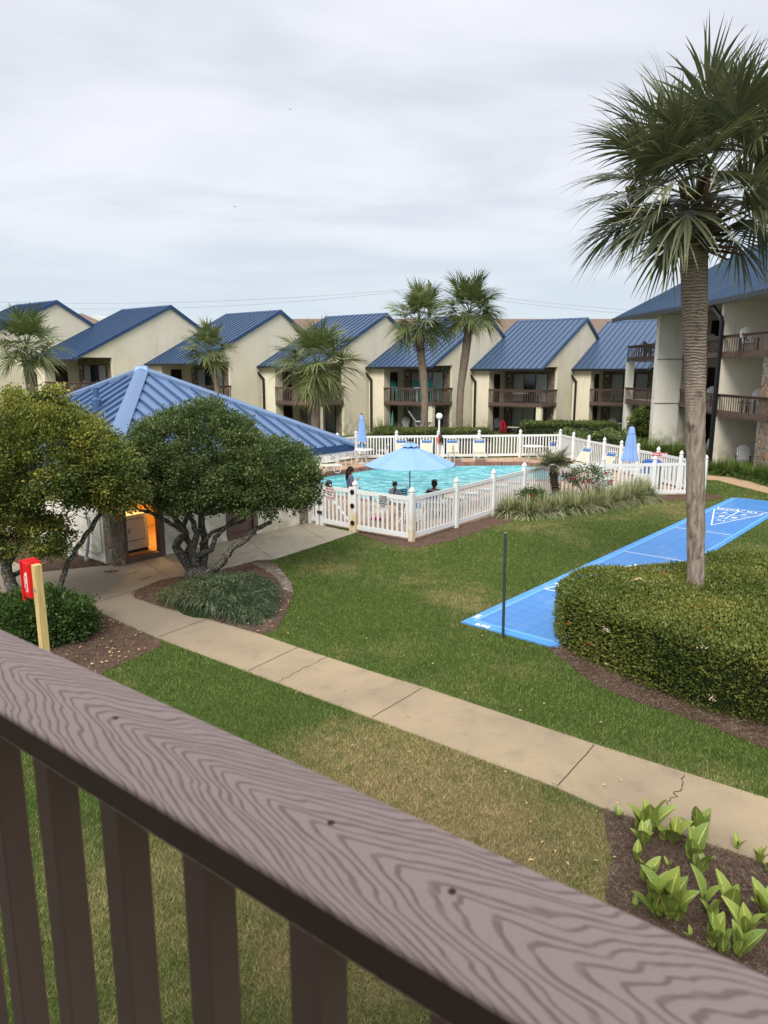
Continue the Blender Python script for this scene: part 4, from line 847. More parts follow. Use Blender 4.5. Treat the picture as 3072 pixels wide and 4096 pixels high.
k = thing('gate_notice', 'narrow black notice strip on the gate above the dog sign', 'sign', s1.location+Vector((-.03, .02, .365)), s1.rotation_euler.z); MB().box(-.13, .13, -.012, .0, 0, .12).build('board', 'sign_black', k); MB().lathe([(.035, 0), (.035, .002)], (0, 0, 0), 14).xf(Matrix.Translation((.08, -.0125, .06)) @ Matrix.Rotation(PI/2, 4, 'X')).build('no_smoking_mark', 'sign_white', k)
sign('shower_sign', 'white sign on the fence asking bathers to shower first', 0, .30, .34, .85, front[0], front[1], .52, [('PLEASE', 'sign_black', .075, .30), ('SHOWER', 'sign_black', .07, .235), ('BEFORE', 'sign_black', .07, .17), ('ENTERING', 'sign_black', .06, .105), ('POOL', 'sign_black', .07, .04)], 'sign_white')
sg = thing('pool_rules_sign', 'red and white pool rules sign on the right side fence', 'sign', Vector((11.28, 28.95, .62)), R(-22)); MB().box(-.30, .30, 0, .02, 0, .68).build('board', 'sign_white', sg); MB().box(-.30, .30, -.006, -.001, .52, .68).build('band', 'sign_red', sg)
text_mesh('lettering', 'POOL RULES', .105, 'white_paint', sg, Matrix.Translation((0, -.008, .60)) @ Matrix.Rotation(PI/2, 4, 'X'), .001, bold=.003)
k = MB()
for i in range(8): k.box(-.26, .26-.08*((i*37) % 5)/4, -.004, -.001, .47-.055*i, .485-.055*i)
k.build('rule_lines', 'sign_red', sg)
# ================================================================ PALMS
def frond(az, el, pet, Rb, droop, nseg, wid=1.0, org=(0, 0, 0), tone=.5, roll=0., span=125, pw=.02):
    """costapalmate fan leaf -> (V, F, tone)"""
    h = np.array([math.cos(az), math.sin(az), 0]); z = np.array([0, 0, 1.]); org = np.array(org)
    e2 = el-droop*.55; d0 = h*math.cos(el)+z*math.sin(el); d1 = h*math.cos(e2)+z*math.sin(e2)
    T = np.linspace(0, 1, 5)[:, None]; pts = org+(d0*T+(d1-d0)*T*T*.5)*pet; a = d1
    side = np.cross(a, z); side /= max(np.linalg.norm(side), 1e-5); up = np.cross(side, a)
    c, s = math.cos(roll), math.sin(roll); side, up = side*c+up*s, up*c-side*s
    V = []; F = []; TN = []
    for i in range(5): V += [pts[i]-side*pw*(1.3-.1*i)/1.3, pts[i]+side*pw*(1.3-.1*i)/1.3, pts[i]-up*pw]
    for i in range(4):
        b = 3*i; F += [(b, b+1, b+4, b+3), (b+1, b+2, b+5, b+4), (b+2, b, b+3, b+5)]; TN += [.45]*3
    ph = np.radians(np.linspace(-span, span, nseg)); rows = (0, .16, .36, .56, .76, .92, 1.0); hub = pts[-1]
    e3 = e2-droop*1.1; d2 = h*math.cos(e3)+z*math.sin(e3)
    for p in ph:
        cs, sn = math.cos(p), math.sin(p); L = Rb*(.78+.22*math.cos(p))*(.9+.2*rng.random()); f = max(0, cs)
        st = hub+(a*.6+d2*.4)*Rb*.28*f*f
        d = (a*(1-f*.5)+d2*f*.5)*cs+side*sn+up*(.22*abs(sn)+.05*rng.normal()); d /= np.linalg.norm(d); n_ = np.cross(d, up if abs(d@up) < .9 else a); n_ /= np.linalg.norm(n_)
        dr = (.16+.75*droop*rng.random()+.12*rng.random())*L; tw = rng.normal()*.10; b = len(V)
        tn = min(1, max(0, tone+rng.normal()*.13))
        for r in rows:
            q = st+d*L*r+n_*tw*L*r*r; q = q+np.array([0, 0, -dr*max(0, r-.32)**1.7]); hw = Rb*.36*math.radians(span*2)/nseg*.55*wid
            w = hw*min(1, r/.34+.12) if r < .4 else hw*(1-(r-.4)/.6)**1.05*.86+.0012; V += [q-n_*w, q+n_*w]
        for i in range(len(rows)-1): F.append((b+2*i, b+2*i+1, b+2*i+3, b+2*i+2)); TN.append(tn+(.25 if i >= 4 else 0))
    return V, F, TN
def crown(nf, pet, Rb, nseg, org=(0, 0, 0), elmax=82, elmin=-48, droop=.7, tone=.45, wid=1.0, squash=1.0, pw=.02):
    V = []; F = []; T = []; g = 2.39996
    for i in range(nf):
        t = (i+.5)/nf; el = R(elmax+(elmin-elmax)*t**.85+rng.normal()*5); az = i*g+rng.normal()*.15
        v, f, tn = frond(az, el, pet*(1.12-.3*t+.15*rng.random()), Rb*(.85+.25*rng.random()), droop*(.45+.75*t), nseg, wid, org, tone+.10*(t-.5)*2+rng.normal()*.06, rng.normal()*.35, pw=pw)
        b = len(V); V += v; F += [tuple(b+k_ for k_ in ff) for ff in f]; T += tn
    return V, F, T
def trunk_mesh(pts, rad, n=14, rough=.012, rings=70):
    P = [Vector(p) for p in pts]; L = [0]
    for a, b in zip(P, P[1:]): L.append(L[-1]+(b-a).length)
    V = []; F = []
    for i in range(rings+1):
        s = L[-1]*i/rings; j = min(next((q for q in range(len(L)-1) if L[q+1] >= s), len(L)-2), len(L)-2); t = (s-L[j])/(L[j+1]-L[j])
        c = P[j].lerp(P[j+1], t); r = rad[j]*(1-t)+rad[j+1]*t
        for q in range(n):
            a = 2*PI*q/n; rr = r*(1+rng.normal()*rough*2)+(rough*.35 if i % 2 else 0); V.append((c.x+rr*math.cos(a), c.y+rr*math.sin(a), c.z))
    for i in range(rings): F += [(i*n+q, i*n+(q+1) % n, (i+1)*n+(q+1) % n, (i+1)*n+q) for q in range(n)]
    return V, F
def boots(org, r, z0, z1, n, L, W):
    k = MB()
    for i in range(n):
        t = (i+.5)/n; a = i*2.4+rng.normal()*.3; z = z0+(z1-z0)*t; h = Vector((math.cos(a), math.sin(a), 0)); s = Vector((-h.y, h.x, 0)); o_ = Vector(org)+Vector((0, 0, z))
        el = R(-20+75*t+rng.normal()*14); d = h*math.cos(el)+Vector((0, 0, math.sin(el))); u_ = s.cross(d).normalized(); l = L*(.6+.7*rng.random()); w = W*(.8+.4*rng.random()); p = o_+h*r*.75
        sw = s*rng.normal()*.35*l; e = p+d*l+sw; t_ = u_*.02
        k.add([p-s*w, p+s*w, e+s*w*.6, e-s*w*.45, p-s*w+t_*2, p+s*w+t_*2, e+s*w*.6+t_, e-s*w*.45+t_], [(0, 3, 2, 1), (4, 5, 6, 7), (0, 1, 5, 4), (1, 2, 6, 5), (2, 3, 7, 6), (3, 0, 4, 7)])
    return k
def palm(label, pts, rad, nf, pet, Rb, nseg, mat='palm_far', bark='palm_bark_far', group=None, boot=None, cro=0., **kw):
    base = tuple(pts[0]); t = thing('palm_tree', label, 'palm tree', base, 0, group, True)
    V, F = trunk_mesh(pts, rad); k = MB(); k.v = V; k.f = F; k.build('trunk', bark, t, smooth=True)
    top = Vector(pts[-1])+Vector((0, 0, cro))
    V, F, T = crown(nf, pet, Rb, nseg, tuple(top), **kw); npmesh('crown', V, F, mat, T, t)
    if boot: n, L, W, hh = boot; boots(pts[-1], rad[-1], -hh, hh*.6, n, L, W).build('leaf_bases', 'boot', t)
    return t
Y0 = 11.3
tp = [aty(2784, 2420, 11.75), aty(2784, 2290, 11.72), aty(2783, 2000, 11.68), aty(2781, 1700, 11.62), aty(2781, 1500, 11.58), aty(2779, 1250, 11.45), aty(2774, 1000, 11.3), aty(2771, 905, 11.2)]; tp[0].z = 0
palm('very tall palm in the right foreground growing out of the clipped hedge', tp, [.150, .138, .145, .150, .158, .182, .205, .24], 56, .95, .97, 46, 'palm_green', 'palm_bark', None, (44, .52, .06, .32), .38, droop=.50, tone=.50, pw=.017, elmin=-14, elmax=84, wid=1.35)
gp = 'palms in front of the townhouse row'
x = aty(116, 1400, 29).x; palm('palm at the far left edge behind the yellowish tree', [(x+.05, 29, 0), (x, 29, 3), (x-.1, 29, aty(100, 1440, 29).z)], [.2, .18, .2], 34, .78, .88, 32, group=gp, boot=(22, .25, .05, .3), cro=.45, elmin=-26, droop=.5, tone=.5, wid=1.1)
x = aty(866, 1500, 42).x; palm('slim leaning palm just right of the pavilion roof peak', [(x+.1, 42, 0), (x, 42, 3.8), (x-.35, 42, aty(850, 1440, 42).z)], [.17, .16, .17], 34, .85, .95, 30, group=gp, cro=.45, elmin=-22, droop=.45, tone=.55, wid=1.1)
x = aty(1262, 1500, 38).x; palm('thick bushy palm with a very full crown left of the pool', [(x-.1, 38, 0), (x, 38, 3), (x+.05, 38, aty(1272, 1500, 38).z)], [.27, .24, .26], 50, 1.25, 1.30, 38, group=gp, boot=(20, .3, .06, .3), cro=.42, droop=.55, tone=.6, wid=1.1, elmin=-38)
x = aty(1694, 1700, 41).x; palm('left of the twin palms, with a shaggy ring of old leaf bases', [(x, 41, 0), aty(1700, 1600, 41), aty(1693, 1500, 41), aty(1682, 1400, 41), aty(1676, 1345, 41)], [.20, .21, .22, .23, .27], 42, 1.05, 1.15, 34, group=gp, boot=(60, .33, .06, .75), cro=.75, elmin=-28, droop=.55, tone=.48, wid=1.1)
x = aty(1836, 1720, 42).x; palm('right of the twin palms, the taller one with a smooth curved trunk', [(x, 42, 0), aty(1838, 1650, 42), aty(1843, 1550, 42), aty(1857, 1450, 42), aty(1876, 1310, 42)], [.2, .2, .21, .24, .24], 46, 1.05, 1.15, 34, group=gp, boot=(16, .35, .06, .2), cro=.85, elmin=-26, droop=.5, tone=.48, wid=1.1)
# dwarf fan palm by the fence
pb = Vector((aty(2232, 1980, 24.3).x, 24.3, 0)); dp = thing('fan_palm', 'dwarf fan palm with a shaggy dark trunk in the pool bed', 'palm tree', pb, 0, None, True)
V, F = trunk_mesh([pb, aty(2222, 1960, 24.3), aty(2214, 1890, 24.3), aty(2216, 1862, 24.3)], [.11, .10, .12, .09], rough=.10, rings=36); k = MB(); k.v = V; k.f = F; k.build('trunk', 'stem_brown', dp)
V, F, T = crown(20, .30, .52, 22, tuple(aty(2214, 1868, 24.3)), elmin=5, elmax=65, droop=.25, tone=.6, pw=.008, wid=1.3); npmesh('crown', V, F, 'palm_green', T, dp)
# ================================================================ BROADLEAF TREES
def clumps(c, r, n, lo=.72, hi=1.03, flat=.0, cut=-.75):
    """clump centres through the outer part of an ellipsoid"""
    d = rng.normal(size=(n*3, 3)); d /= np.linalg.norm(d, axis=1)[:, None]; d = d[d[:, 2] > cut][:n]
    lump = 1+.06*np.sin(d[:, 0]*5+1)*np.cos(d[:, 1]*4)+.04*np.sin(d[:, 2]*7+d[:, 0]*6); rad = (lo+(hi-lo)*rng.random(len(d))**.6)*lump
    return np.array(c)+d*rad[:, None]*np.array(r), d
def tree_crown(name, ells, mat, parent, nleaf, size, spread=.15, tone0=.45, tvar=.16, newg=0.):
    Ps = []; Ds = []; T = []
    for (c, r, n) in ells:
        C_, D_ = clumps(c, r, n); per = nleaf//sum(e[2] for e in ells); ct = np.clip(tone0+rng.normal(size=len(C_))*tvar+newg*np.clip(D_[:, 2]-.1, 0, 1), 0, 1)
        P = np.repeat(C_, per, 0)+rng.normal(size=(len(C_)*per, 3))*np.array([spread, spread, spread*.7]); Ps.append(P); Ds.append(np.repeat(D_, per, 0)); T.append(np.repeat(ct, per)+.06*np.sin(P[:, 0]*4)*np.sin(P[:, 2]*5)+rng.normal(size=len(P))*.10+(rng.random(len(P)) > .985)*.35)
    P = np.concatenate(Ps); V, F, T = leaves(P, size, np.concatenate(T), np.concatenate(Ds), slim=.58); return npmesh(name, V, F, mat, T, parent)
def limb(k, pts, r0, r1, n=7):
    P = [Vector(p) for p in pts]; Q = []
    for i in range(len(P)-1):
        for t in (0, .34, .67): Q.append(P[i].lerp(P[i+1], t)+Vector(rng.normal(size=3))*.012)
    Q.append(P[-1]); m_ = len(Q); k.tube(Q, [r0+(r1-r0)*i/(m_-1) for i in range(m_)], n)
def twigs(k, c, r, n, L=.6):
    for i in range(n):
        p = Vector(c)+Vector(rng.normal(size=3)*np.array(r)*.5); d = Vector(rng.normal(size=3)).normalized(); q = p+d*L*.5+Vector((0, 0, .1)); k.tube([p, p.lerp(q, .5)+Vector(rng.normal(size=3))*.03, q], [.010, .007, .003], 4, False)
tb = at(785, 2300); TY = tb.y
t = thing('round_tree', 'dark green dome-shaped tree with twisting grey trunks in the mulch bed', 'tree', tb, 0, None, True)
k = MB(); g = lambda px, py, Y=TY: aty(px, py, Y)
limb(k, [tb+Vector((-.05, .1, 0)), g(745, 2250), g(700, 2190), g(745, 2130), g(705, 2080), g(680, 2020)], .13, .05, 9)
limb(k, [tb+Vector((.05, -.1, -.02)), g(850, 2282, TY-.2), g(895, 2240, TY-.3), g(920, 2200, TY-.3), g(975, 2166, TY-.3), g(1020, 2115, TY-.3), g(1085, 2088, TY-.3)], .10, .045, 9)
limb(k, [tb+Vector((.05, .2, 0)), g(815, 2240, TY+.2), g(818, 2150, TY+.2), g(800, 2080, TY+.2), g(820, 1950, TY+.2)], .12, .06, 9)
limb(k, [g(745, 2135), g(722, 2120), g(660, 2080, TY-.3), g(600, 2050, TY-.5), g(550, 2036, TY-.7), g(515, 2005, TY-.7)], .06, .02)
limb(k, [tb+Vector((.0, 0, .1)), g(770, 2200, TY-.1), g(790, 2130, TY-.2), g(765, 2070, TY-.2), g(740, 2000, TY-.2)], .10, .04); limb(k, [g(765, 2235), g(845, 2195), g(860, 2150), g(900, 2110, TY-.2), g(960, 2050)], .07, .035)
limb(k, [g(800, 2180), g(850, 2130), g(905, 2105), g(960, 2090), g(1010, 2050)], .05, .03); limb(k, [g(745, 2240), g(760, 2180, TY+.3), g(730, 2110, TY+.3), g(760, 2050, TY+.3)], .09, .05)
limb(k, [g(597, 2048, TY-.5), g(575, 2020, TY-.5), g(560, 1990, TY-.5)], .03, .015)
k.lathe([(.32, -.05), (.24, .08), (.20, .2)], tuple(tb), 12)
k.build('trunk', 'tree_bark', t, smooth=True)
k = MB(); twigs(k, g(900, 1880, TY), (1.5, 1, .7), 160, .8)
for i in range(12): limb(k, [g(800, 2060), g(700+i*45, 2010-20*(i % 3), TY-.6+.12*i), g(620+i*55, 1880-30*(i % 4), TY-.8+.15*i)], .035, .012, 5)
k.build('branches', 'tree_bark', t)
cc = g(895, 1885, TY-.1)
tree_crown('crown', [(tuple(g(790, 1850, TY)), (1.44, 1.38, 1.20), 400), (tuple(g(1075, 1915, TY-.1)), (1.02, 1.15, .84), 240), (tuple(g(575, 1835, TY-.3)), (.42, .7, .55), 50), (tuple(g(850, 1950, TY)), (1.4, 1.1, .6), 110), (tuple(g(640, 1940, TY-.3)), (.55, .6, .38), 40)], 'leaf_dark', t, 185000, .056, .115, .46, .14)
t = thing('leaning_tree', 'tree with yellowish new growth and slender leaning trunks behind the red box', 'tree', at(242, 2432), 0, None, True)
Y1 = at(242, 2432).y; k = MB()
limb(k, [at(245, 2435), g(238, 2346, Y1), g(256, 2292, Y1), g(277, 2240, Y1+.1), g(304, 2201, Y1+.2), g(342, 2143, Y1+.3), g(372, 2102, Y1+.4), g(402, 2056, Y1+.5), g(405, 2015, Y1+.6), g(420, 1960, Y1+.7), g(430, 1900, Y1+.8)], .055, .04, 9)
lt = at(55, 2440); limb(k, [lt, g(50, 2360, lt.y), g(30, 2290, lt.y), g(5, 2200, lt.y), g(-30, 2100, lt.y), g(30, 1950, lt.y)], .13, .07, 9); limb(k, [g(25, 2280, lt.y), g(60, 2200, lt.y+.2), g(140, 2100, lt.y+.4), g(160, 1990, lt.y+.4)], .07, .04)
limb(k, [at(195, 2445), g(180, 2390, Y1-.3), g(165, 2350, Y1-.2)], .10, .06, 8); limb(k, [g(60, 2300, Y1), g(150, 2240, Y1), g(200, 2205, Y1), g(260, 2190, Y1)], .05, .02); limb(k, [g(405, 2020, Y1+.6), g(375, 1995, Y1+.5), g(350, 1960, Y1+.5), g(300, 1930, Y1+.4)], .02, .01)
limb(k, [g(405, 2056, Y1+.5), g(440, 1990, Y1+.5), g(470, 1940, Y1+.5)], .03, .015)
k.build('trunk', 'tree_bark', t, smooth=True)
cc = g(170, 1850, Y1-.1); k = MB(); twigs(k, g(300, 1960, Y1+.1), (.75, .4, .45), 260, .55); twigs(k, g(100, 1950, Y1), (1.4, .6, .5), 120, .7)
for i in range(14): limb(k, [g(420-i*28, 1990-8*(i % 3), Y1+.5-.05*i), g(330-i*20, 1900-12*(i % 4), Y1+.1*(i % 3)), g(420-i*40, 1780, Y1)], .022, .008, 5)
k.build('branches', 'tree_bark', t)
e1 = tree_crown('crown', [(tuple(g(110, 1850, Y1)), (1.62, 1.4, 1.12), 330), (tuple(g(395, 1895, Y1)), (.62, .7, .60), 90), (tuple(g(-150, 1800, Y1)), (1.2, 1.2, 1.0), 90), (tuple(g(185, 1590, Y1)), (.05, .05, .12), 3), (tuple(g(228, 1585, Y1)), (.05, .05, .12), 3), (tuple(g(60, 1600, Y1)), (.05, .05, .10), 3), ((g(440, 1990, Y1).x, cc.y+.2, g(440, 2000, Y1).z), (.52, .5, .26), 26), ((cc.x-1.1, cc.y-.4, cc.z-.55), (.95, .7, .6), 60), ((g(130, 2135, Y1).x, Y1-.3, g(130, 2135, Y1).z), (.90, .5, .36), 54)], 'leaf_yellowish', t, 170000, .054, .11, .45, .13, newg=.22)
# ================================================================ HEDGES AND SHRUBS
def hedge(label, poly, h, nleaf, size, mat, cat='hedge', name='hedge', bumpy=.07, group=None, tone0=.45, core=.11):
    P0 = np.array(poly); ctr = P0.mean(0); base = (float(ctr[0]), float(ctr[1]), 0); t = thing(name, label, cat, base, 0, group, True)
    inner = offset(list(map(tuple, poly)), -core) if sum(poly[i][0]*poly[(i+1) % len(poly)][1]-poly[(i+1) % len(poly)][0]*poly[i][1] for i in range(len(poly))) > 0 else offset(list(map(tuple, poly))[::-1], -core)
    MB().prism(inner, 0, h-core).build('stems', 'stem_green', t)
    lo, hi = P0.min(0), P0.max(0); q = lo+(hi-lo)*rng.random((nleaf*3, 2)); q = q[inpoly(q, poly)]
    segs = [(P0[i], P0[(i+1) % len(P0)]) for i in range(len(P0))]; per = sum(np.linalg.norm(b-a) for a, b in segs); area = abs(sum(P0[i][0]*P0[(i+1) % len(P0)][1]-P0[(i+1) % len(P0)][0]*P0[i][1] for i in range(len(P0))))/2
    nt = int(nleaf*area/(area+per*h)); q = q[:nt]; 
    d = np.min([np.linalg.norm(q-(a+np.clip(((q-a)@(b-a))/((b-a)@(b-a)), 0, 1)[:, None]*(b-a)), axis=1) for a, b in segs], 0)
    round_ = np.clip(1-d/.25, 0, 1)**2*.16
    lump = bumpy*(np.sin(q[:, 0]*3.1+q[:, 1]*1.7)+np.sin(q[:, 1]*4.3-q[:, 0]*2.2))*.5
    top = np.stack([q[:, 0], q[:, 1], h-round_+lump+rng.normal(size=len(q))*.03], 1); nT = np.tile([0, 0, 1.], (len(q), 1))
    S = [top]; NN = [nT]; ns = nleaf-nt
    for a, b in segs:
        L = np.linalg.norm(b-a); m = int(ns*L/per); u_ = rng.random(m); z = h*rng.random(m); e = a+(b-a)*u_[:, None]; nn = np.array([(b-a)[1], -(b-a)[0]])/L; nn = nn if ((a+b)/2+nn*.05-ctr)@nn > 0 else -nn
        off = (.02*np.sin(u_*L*5+z*4)-.05*np.clip((z/h-.8)*5, 0, 1)**2*2+rng.normal(size=m)*.03)
        S.append(np.stack([e[:, 0]+nn[0]*off, e[:, 1]+nn[1]*off, z], 1)); NN.append(np.tile([nn[0], nn[1], .3], (m, 1)))
    P = np.concatenate(S); blotch = .10*np.sin(P[:, 0]*2.3+P[:, 2]*3)+.10*np.sin(P[:, 1]*3.1+1)
    V, F, T = leaves(P, size, np.clip(tone0+blotch+rng.normal(size=len(P))*.17, 0, 1), np.concatenate(NN), slim=.6); npmesh('foliage', V, F, mat, T, t); return t
plain('stem_green', (.018, .026, .010), .9, .05, .4, 12)
hp = [(3.02, 11.25), (3.08, 12.0), (3.45, 12.55), (4.3, 12.85), (5.7, 13.15), (6.4, 13.9), (8.2, 14.2), (9.5, 13), (9.5, 8.0), (6.2, 7.75), (5.1, 8.5), (4.5, 8.85), (3.9, 9.6), (3.35, 10.5)]
hd = hedge('large clipped green hedge around the foot of the tall palm', hp, .97, 135000, .046, 'leaf_hedge')
k = MB(); P = []
for px, py in ((2430, 2530), (2810, 2590), (2850, 2800)):
    p = at(px, py, 1.0)+Vector((0, 0, .02)); P.append(np.array(p)+rng.normal(size=(26, 3))*.028)
plain('bloom', (.60, .42, .38), .7, .1, .1)
V, F, T = leaves(np.concatenate(P)[::2], .024, rng.random(13*3)); npmesh('blossoms', V, F, 'bloom', None, hd)
fb = thing('fallen_leaf_base', 'dry tan palm leaf base lying on top of the hedge', 'palm debris', at(2570, 2325, 1.03), 0, None, True)
q0, q1, q2, q3 = [at(px, py, 1.06) for px, py in ((2520, 2322), (2560, 2314), (2580, 2326), (2632, 2327))]
k = MB(); k.tube([q0, q1, q2, q3], [.01, .055, .028, .022], 8); k.v = [(x, y, 1.06+(z-1.06)*.4) for x, y, z in k.v]; k.build('leaf_base', 'dead_leaf', fb)
sb = Vector((-5.9, 11.75, 0)); t = thing('round_shrub', 'low rounded bright green shrub behind the fire box post', 'shrub', sb, 0, None, True)
tree_crown('foliage', [((-6.05, 11.75, .34), (.85, .7, .46), 170), ((-5.42, 11.7, .28), (.32, .4, .34), 40)], 'leaf_shrub', t, 24000, .058, .08, .36, .16); k = MB().lathe_ell((-5.95, 11.75, .3), .8, .6, .42, 14, 8); k.build('stems', 'stem_green', t)
g1 = 'hedges beyond the pool fence'
hedge('low wide hedge running behind the back pool fence', [(-.6, 39.0), (6.0, 39.4), (6.0, 41.5), (-.6, 41.5)], 1.30, 9000, .10, 'leaf_far', group=g1)
hedge('taller clipped hedge in front of the right-hand townhouse patios', [(8.6, 43.0), (14.0, 42.5), (14.0, 44.4), (8.6, 45.0)], 1.45, 9000, .11, 'leaf_far', group=g1, tone0=.35)
hedge('spreading juniper-like hedge just outside the right back fence corner', [(10.8, 38.5), (13.6, 38.2), (13.9, 41.2), (9.9, 41.6)], 1.05, 9000, .10, 'leaf_dark', group=g1, bumpy=.3, tone0=.55)
t = thing('yellow_bush', 'tall rounded bush with yellowish leaves against the white column', 'shrub', (16.85, 46.2, 0), 0, None, True); tree_crown('foliage', [((16.85, 46.2, 1.25), (.85, .9, 1.05), 90)], 'leaf_yellowish', t, 7500, .11, .12, .42, .2); MB().lathe_ell((16.85, 46.2, 1.1), .6, .6, .85, 10, 8).build('stems', 'stem_green', t)
def grass_clump(label, p, r, h, n, mat, name='grass_clump', group=None, W=.014, spread=1.0, droop=.7, tone0=.5):
    p = Vector(p); m = n; a = rng.random(m)*2*PI; rr = r*.35*np.sqrt(rng.random(m)); B_ = np.stack([p.x+rr*np.cos(a), p.y+rr*np.sin(a), np.full(m, p.z)], 1)
    a2 = a+rng.normal(size=m)*.5; el = R(88)-rng.random(m)**.8*R(58)*spread; D_ = np.stack([np.cos(a2)*np.cos(el), np.sin(a2)*np.cos(el), np.sin(el)], 1)
    L = h*(.65+.6*rng.random(m)); V, F, T = blades(B_, D_, L, np.full(m, W), droop*(.15+.75*np.cos(el)), np.clip(tone0+rng.normal(size=m)*.25, 0, 1), 4)
    o = npmesh(name, V, F, mat, T, None, None, tuple(p)); return tag(o, label, 'grass', group)
gv = 'variegated grass clumps in the bed along the pool fence'
ordn = ['first', 'second', 'third', 'fourth', 'fifth', 'sixth', 'seventh', 'eighth', 'ninth', 'tenth']
cl = [(2040, 2062), (2105, 2066), (2170, 2058), (2235, 2050), (2300, 2046), (2360, 2036), (2420, 2026), (2470, 2016), (2525, 2006), (2570, 1996)]
for i, (px, py) in enumerate(cl):
    grass_clump(f'{ordn[i]} variegated grass clump from the left in the pool bed', at(px, py), .60, .88 if i < 8 else 1.0, 720, 'blade_pale', group=gv, W=.034, droop=.9, tone0=.45)
for i, (px, py) in enumerate([(2150, 2030), (2275, 2020), (2400, 2004), (2490, 1992)]): grass_clump(f'{ordn[i]} variegated clump from the left in the back row of the pool bed', at(px, py), .5, .7, 420, 'blade_pale', group=gv, W=.030, droop=.8, tone0=.42)
for lab, x, y, h, n in (('tall fountain grass at the downspout left of the twin palms', .0, 44.6, 1.9, 420), ('fountain grass right beside the tall one by the downspout', .85, 44.8, 1.6, 260), ('small fountain grass at the downspout right of the twin palms', 6.5, 45.2, 1.45, 240)): grass_clump(lab, (x, y, .0), 1.1, h, n, 'blade_brown', W=.035, droop=.5, spread=.75)
gw = 'grass tufts at the foot of the three-storey building'
for i, (x, y, h) in enumerate([(14.3, 39.8, 1.2), (14.9, 38.9, 1.25), (15.5, 38.1, 1.2), (16.1, 37.5, 1.1), (16.5, 36.7, 1.0)]): grass_clump(f'{ordn[i]} grass tuft from the left below the white column', (x, y, 0), .9, h, 420, 'blade_green', group=gw, W=.03, droop=.6)
gr_ = 'leafy clumps between the tan path and the stone pillar'
for i, (px, py, h) in enumerate([(2865, 1896, .85), (2912, 1902, 1.0), (2965, 1900, .75), (3010, 1918, .85), (3062, 1925, 1.0), (3005, 1885, .6), (2940, 1884, .6), (3110, 1940, 1.0)]): grass_clump(f'{ordn[i]} leafy clump in the bed beside the tan path', at(px, py), .85, h, 700, 'blade_green', group=gr_, W=.032, droop=.9, tone0=.4)
# roses
for lab, px, py, Y, h, w in (('rose bush with red flowers beside the dwarf fan palm', 2350, 2010, 24.6, 1.05, .80), ('small rose bush with dull red flowers left of the dwarf fan palm', 2125, 2040, 23.0, .62, .35)):
    x = aty(px, py, Y).x; t = thing('rose_bush', lab, 'shrub', (x, Y, 0), 0, None, True); k = MB()
    for i in range(26): a = rng.random()*6.28; k.tube([(x, Y, 0), (x+math.cos(a)*w*.4, Y+math.sin(a)*w*.3, h*.5), (x+math.cos(a)*w*(.6+.4*rng.random()), Y+math.sin(a)*w*.5, h*(.7+.5*rng.random()))], [.012, .009, .004], 4, False)
    k.build('stems', 'stem_brown', t); tree_crown('foliage', [((x, Y, h*.85), (w, w*.6, h*.38), 60)], 'leaf_dark', t, 2600, .06, .10, .35, .15)
    P = np.concatenate([np.array([x+rng.normal()*w*.55, Y-.3-.2*rng.random(), h*.8+rng.normal()*h*.22])+rng.normal(size=(16, 3))*.022 for _ in range(6 if w > .5 else 2)]); V, F, T = leaves(P, .05, rng.random(len(P)), slim=.9); npmesh('flowers', V, F, 'petal', T, t)
# liriope mound under the round tree
lirp = [(-4.62, 14.05), (-4.35, 14.9), (-3.8, 15.4), (-3.0, 15.3), (-2.45, 14.6), (-2.2, 13.7), (-2.15, 12.8), (-2.4, 12.35), (-2.85, 12.5), (-3.4, 12.85), (-4.25, 13.4)]
q = np.array([-4.7, 12.0])+np.array([2.7, 3.6])*rng.random((26000, 2)); q = q[inpoly(q, lirp)][:15000]; m = len(q); ctr = np.array([-3.3, 13.8]); a = np.arctan2(q[:, 1]-ctr[1], q[:, 0]-ctr[0])+rng.normal(size=m)*.9; el = R(78)-rng.random(m)*R(42)
D_ = np.stack([np.cos(a)*np.cos(el), np.sin(a)*np.cos(el), np.sin(el)], 1); rr_ = np.linalg.norm((q-ctr)/np.array([1.25, 1.6]), axis=1)
V, F, T = blades(np.stack([q[:, 0], q[:, 1], .01+.24*np.clip(1-rr_**2, 0, 1)], 1), D_, .30+.16*rng.random(m), np.full(m, .017), .75+.2*rng.random(m), np.clip(.42+.14*np.sin(q[:, 0]*9)*np.sin(q[:, 1]*8)+rng.normal(size=m)*.27, 0, 1), 4)
o = tag(npmesh('grass_mound', V, F, 'blade_dark', T, None, None, (-3.3, 13.8, 0)), 'dense dark green mound of arching border grass under the round tree', 'grass mound')
o = tag(MB().lathe_ell((-3.32, 13.75, 0), .85, 1.15, .2, 20, 6).build('soil_mound', 'stem_green', None, (-3.3, 13.8, 0)), None, None, None, 'structure')
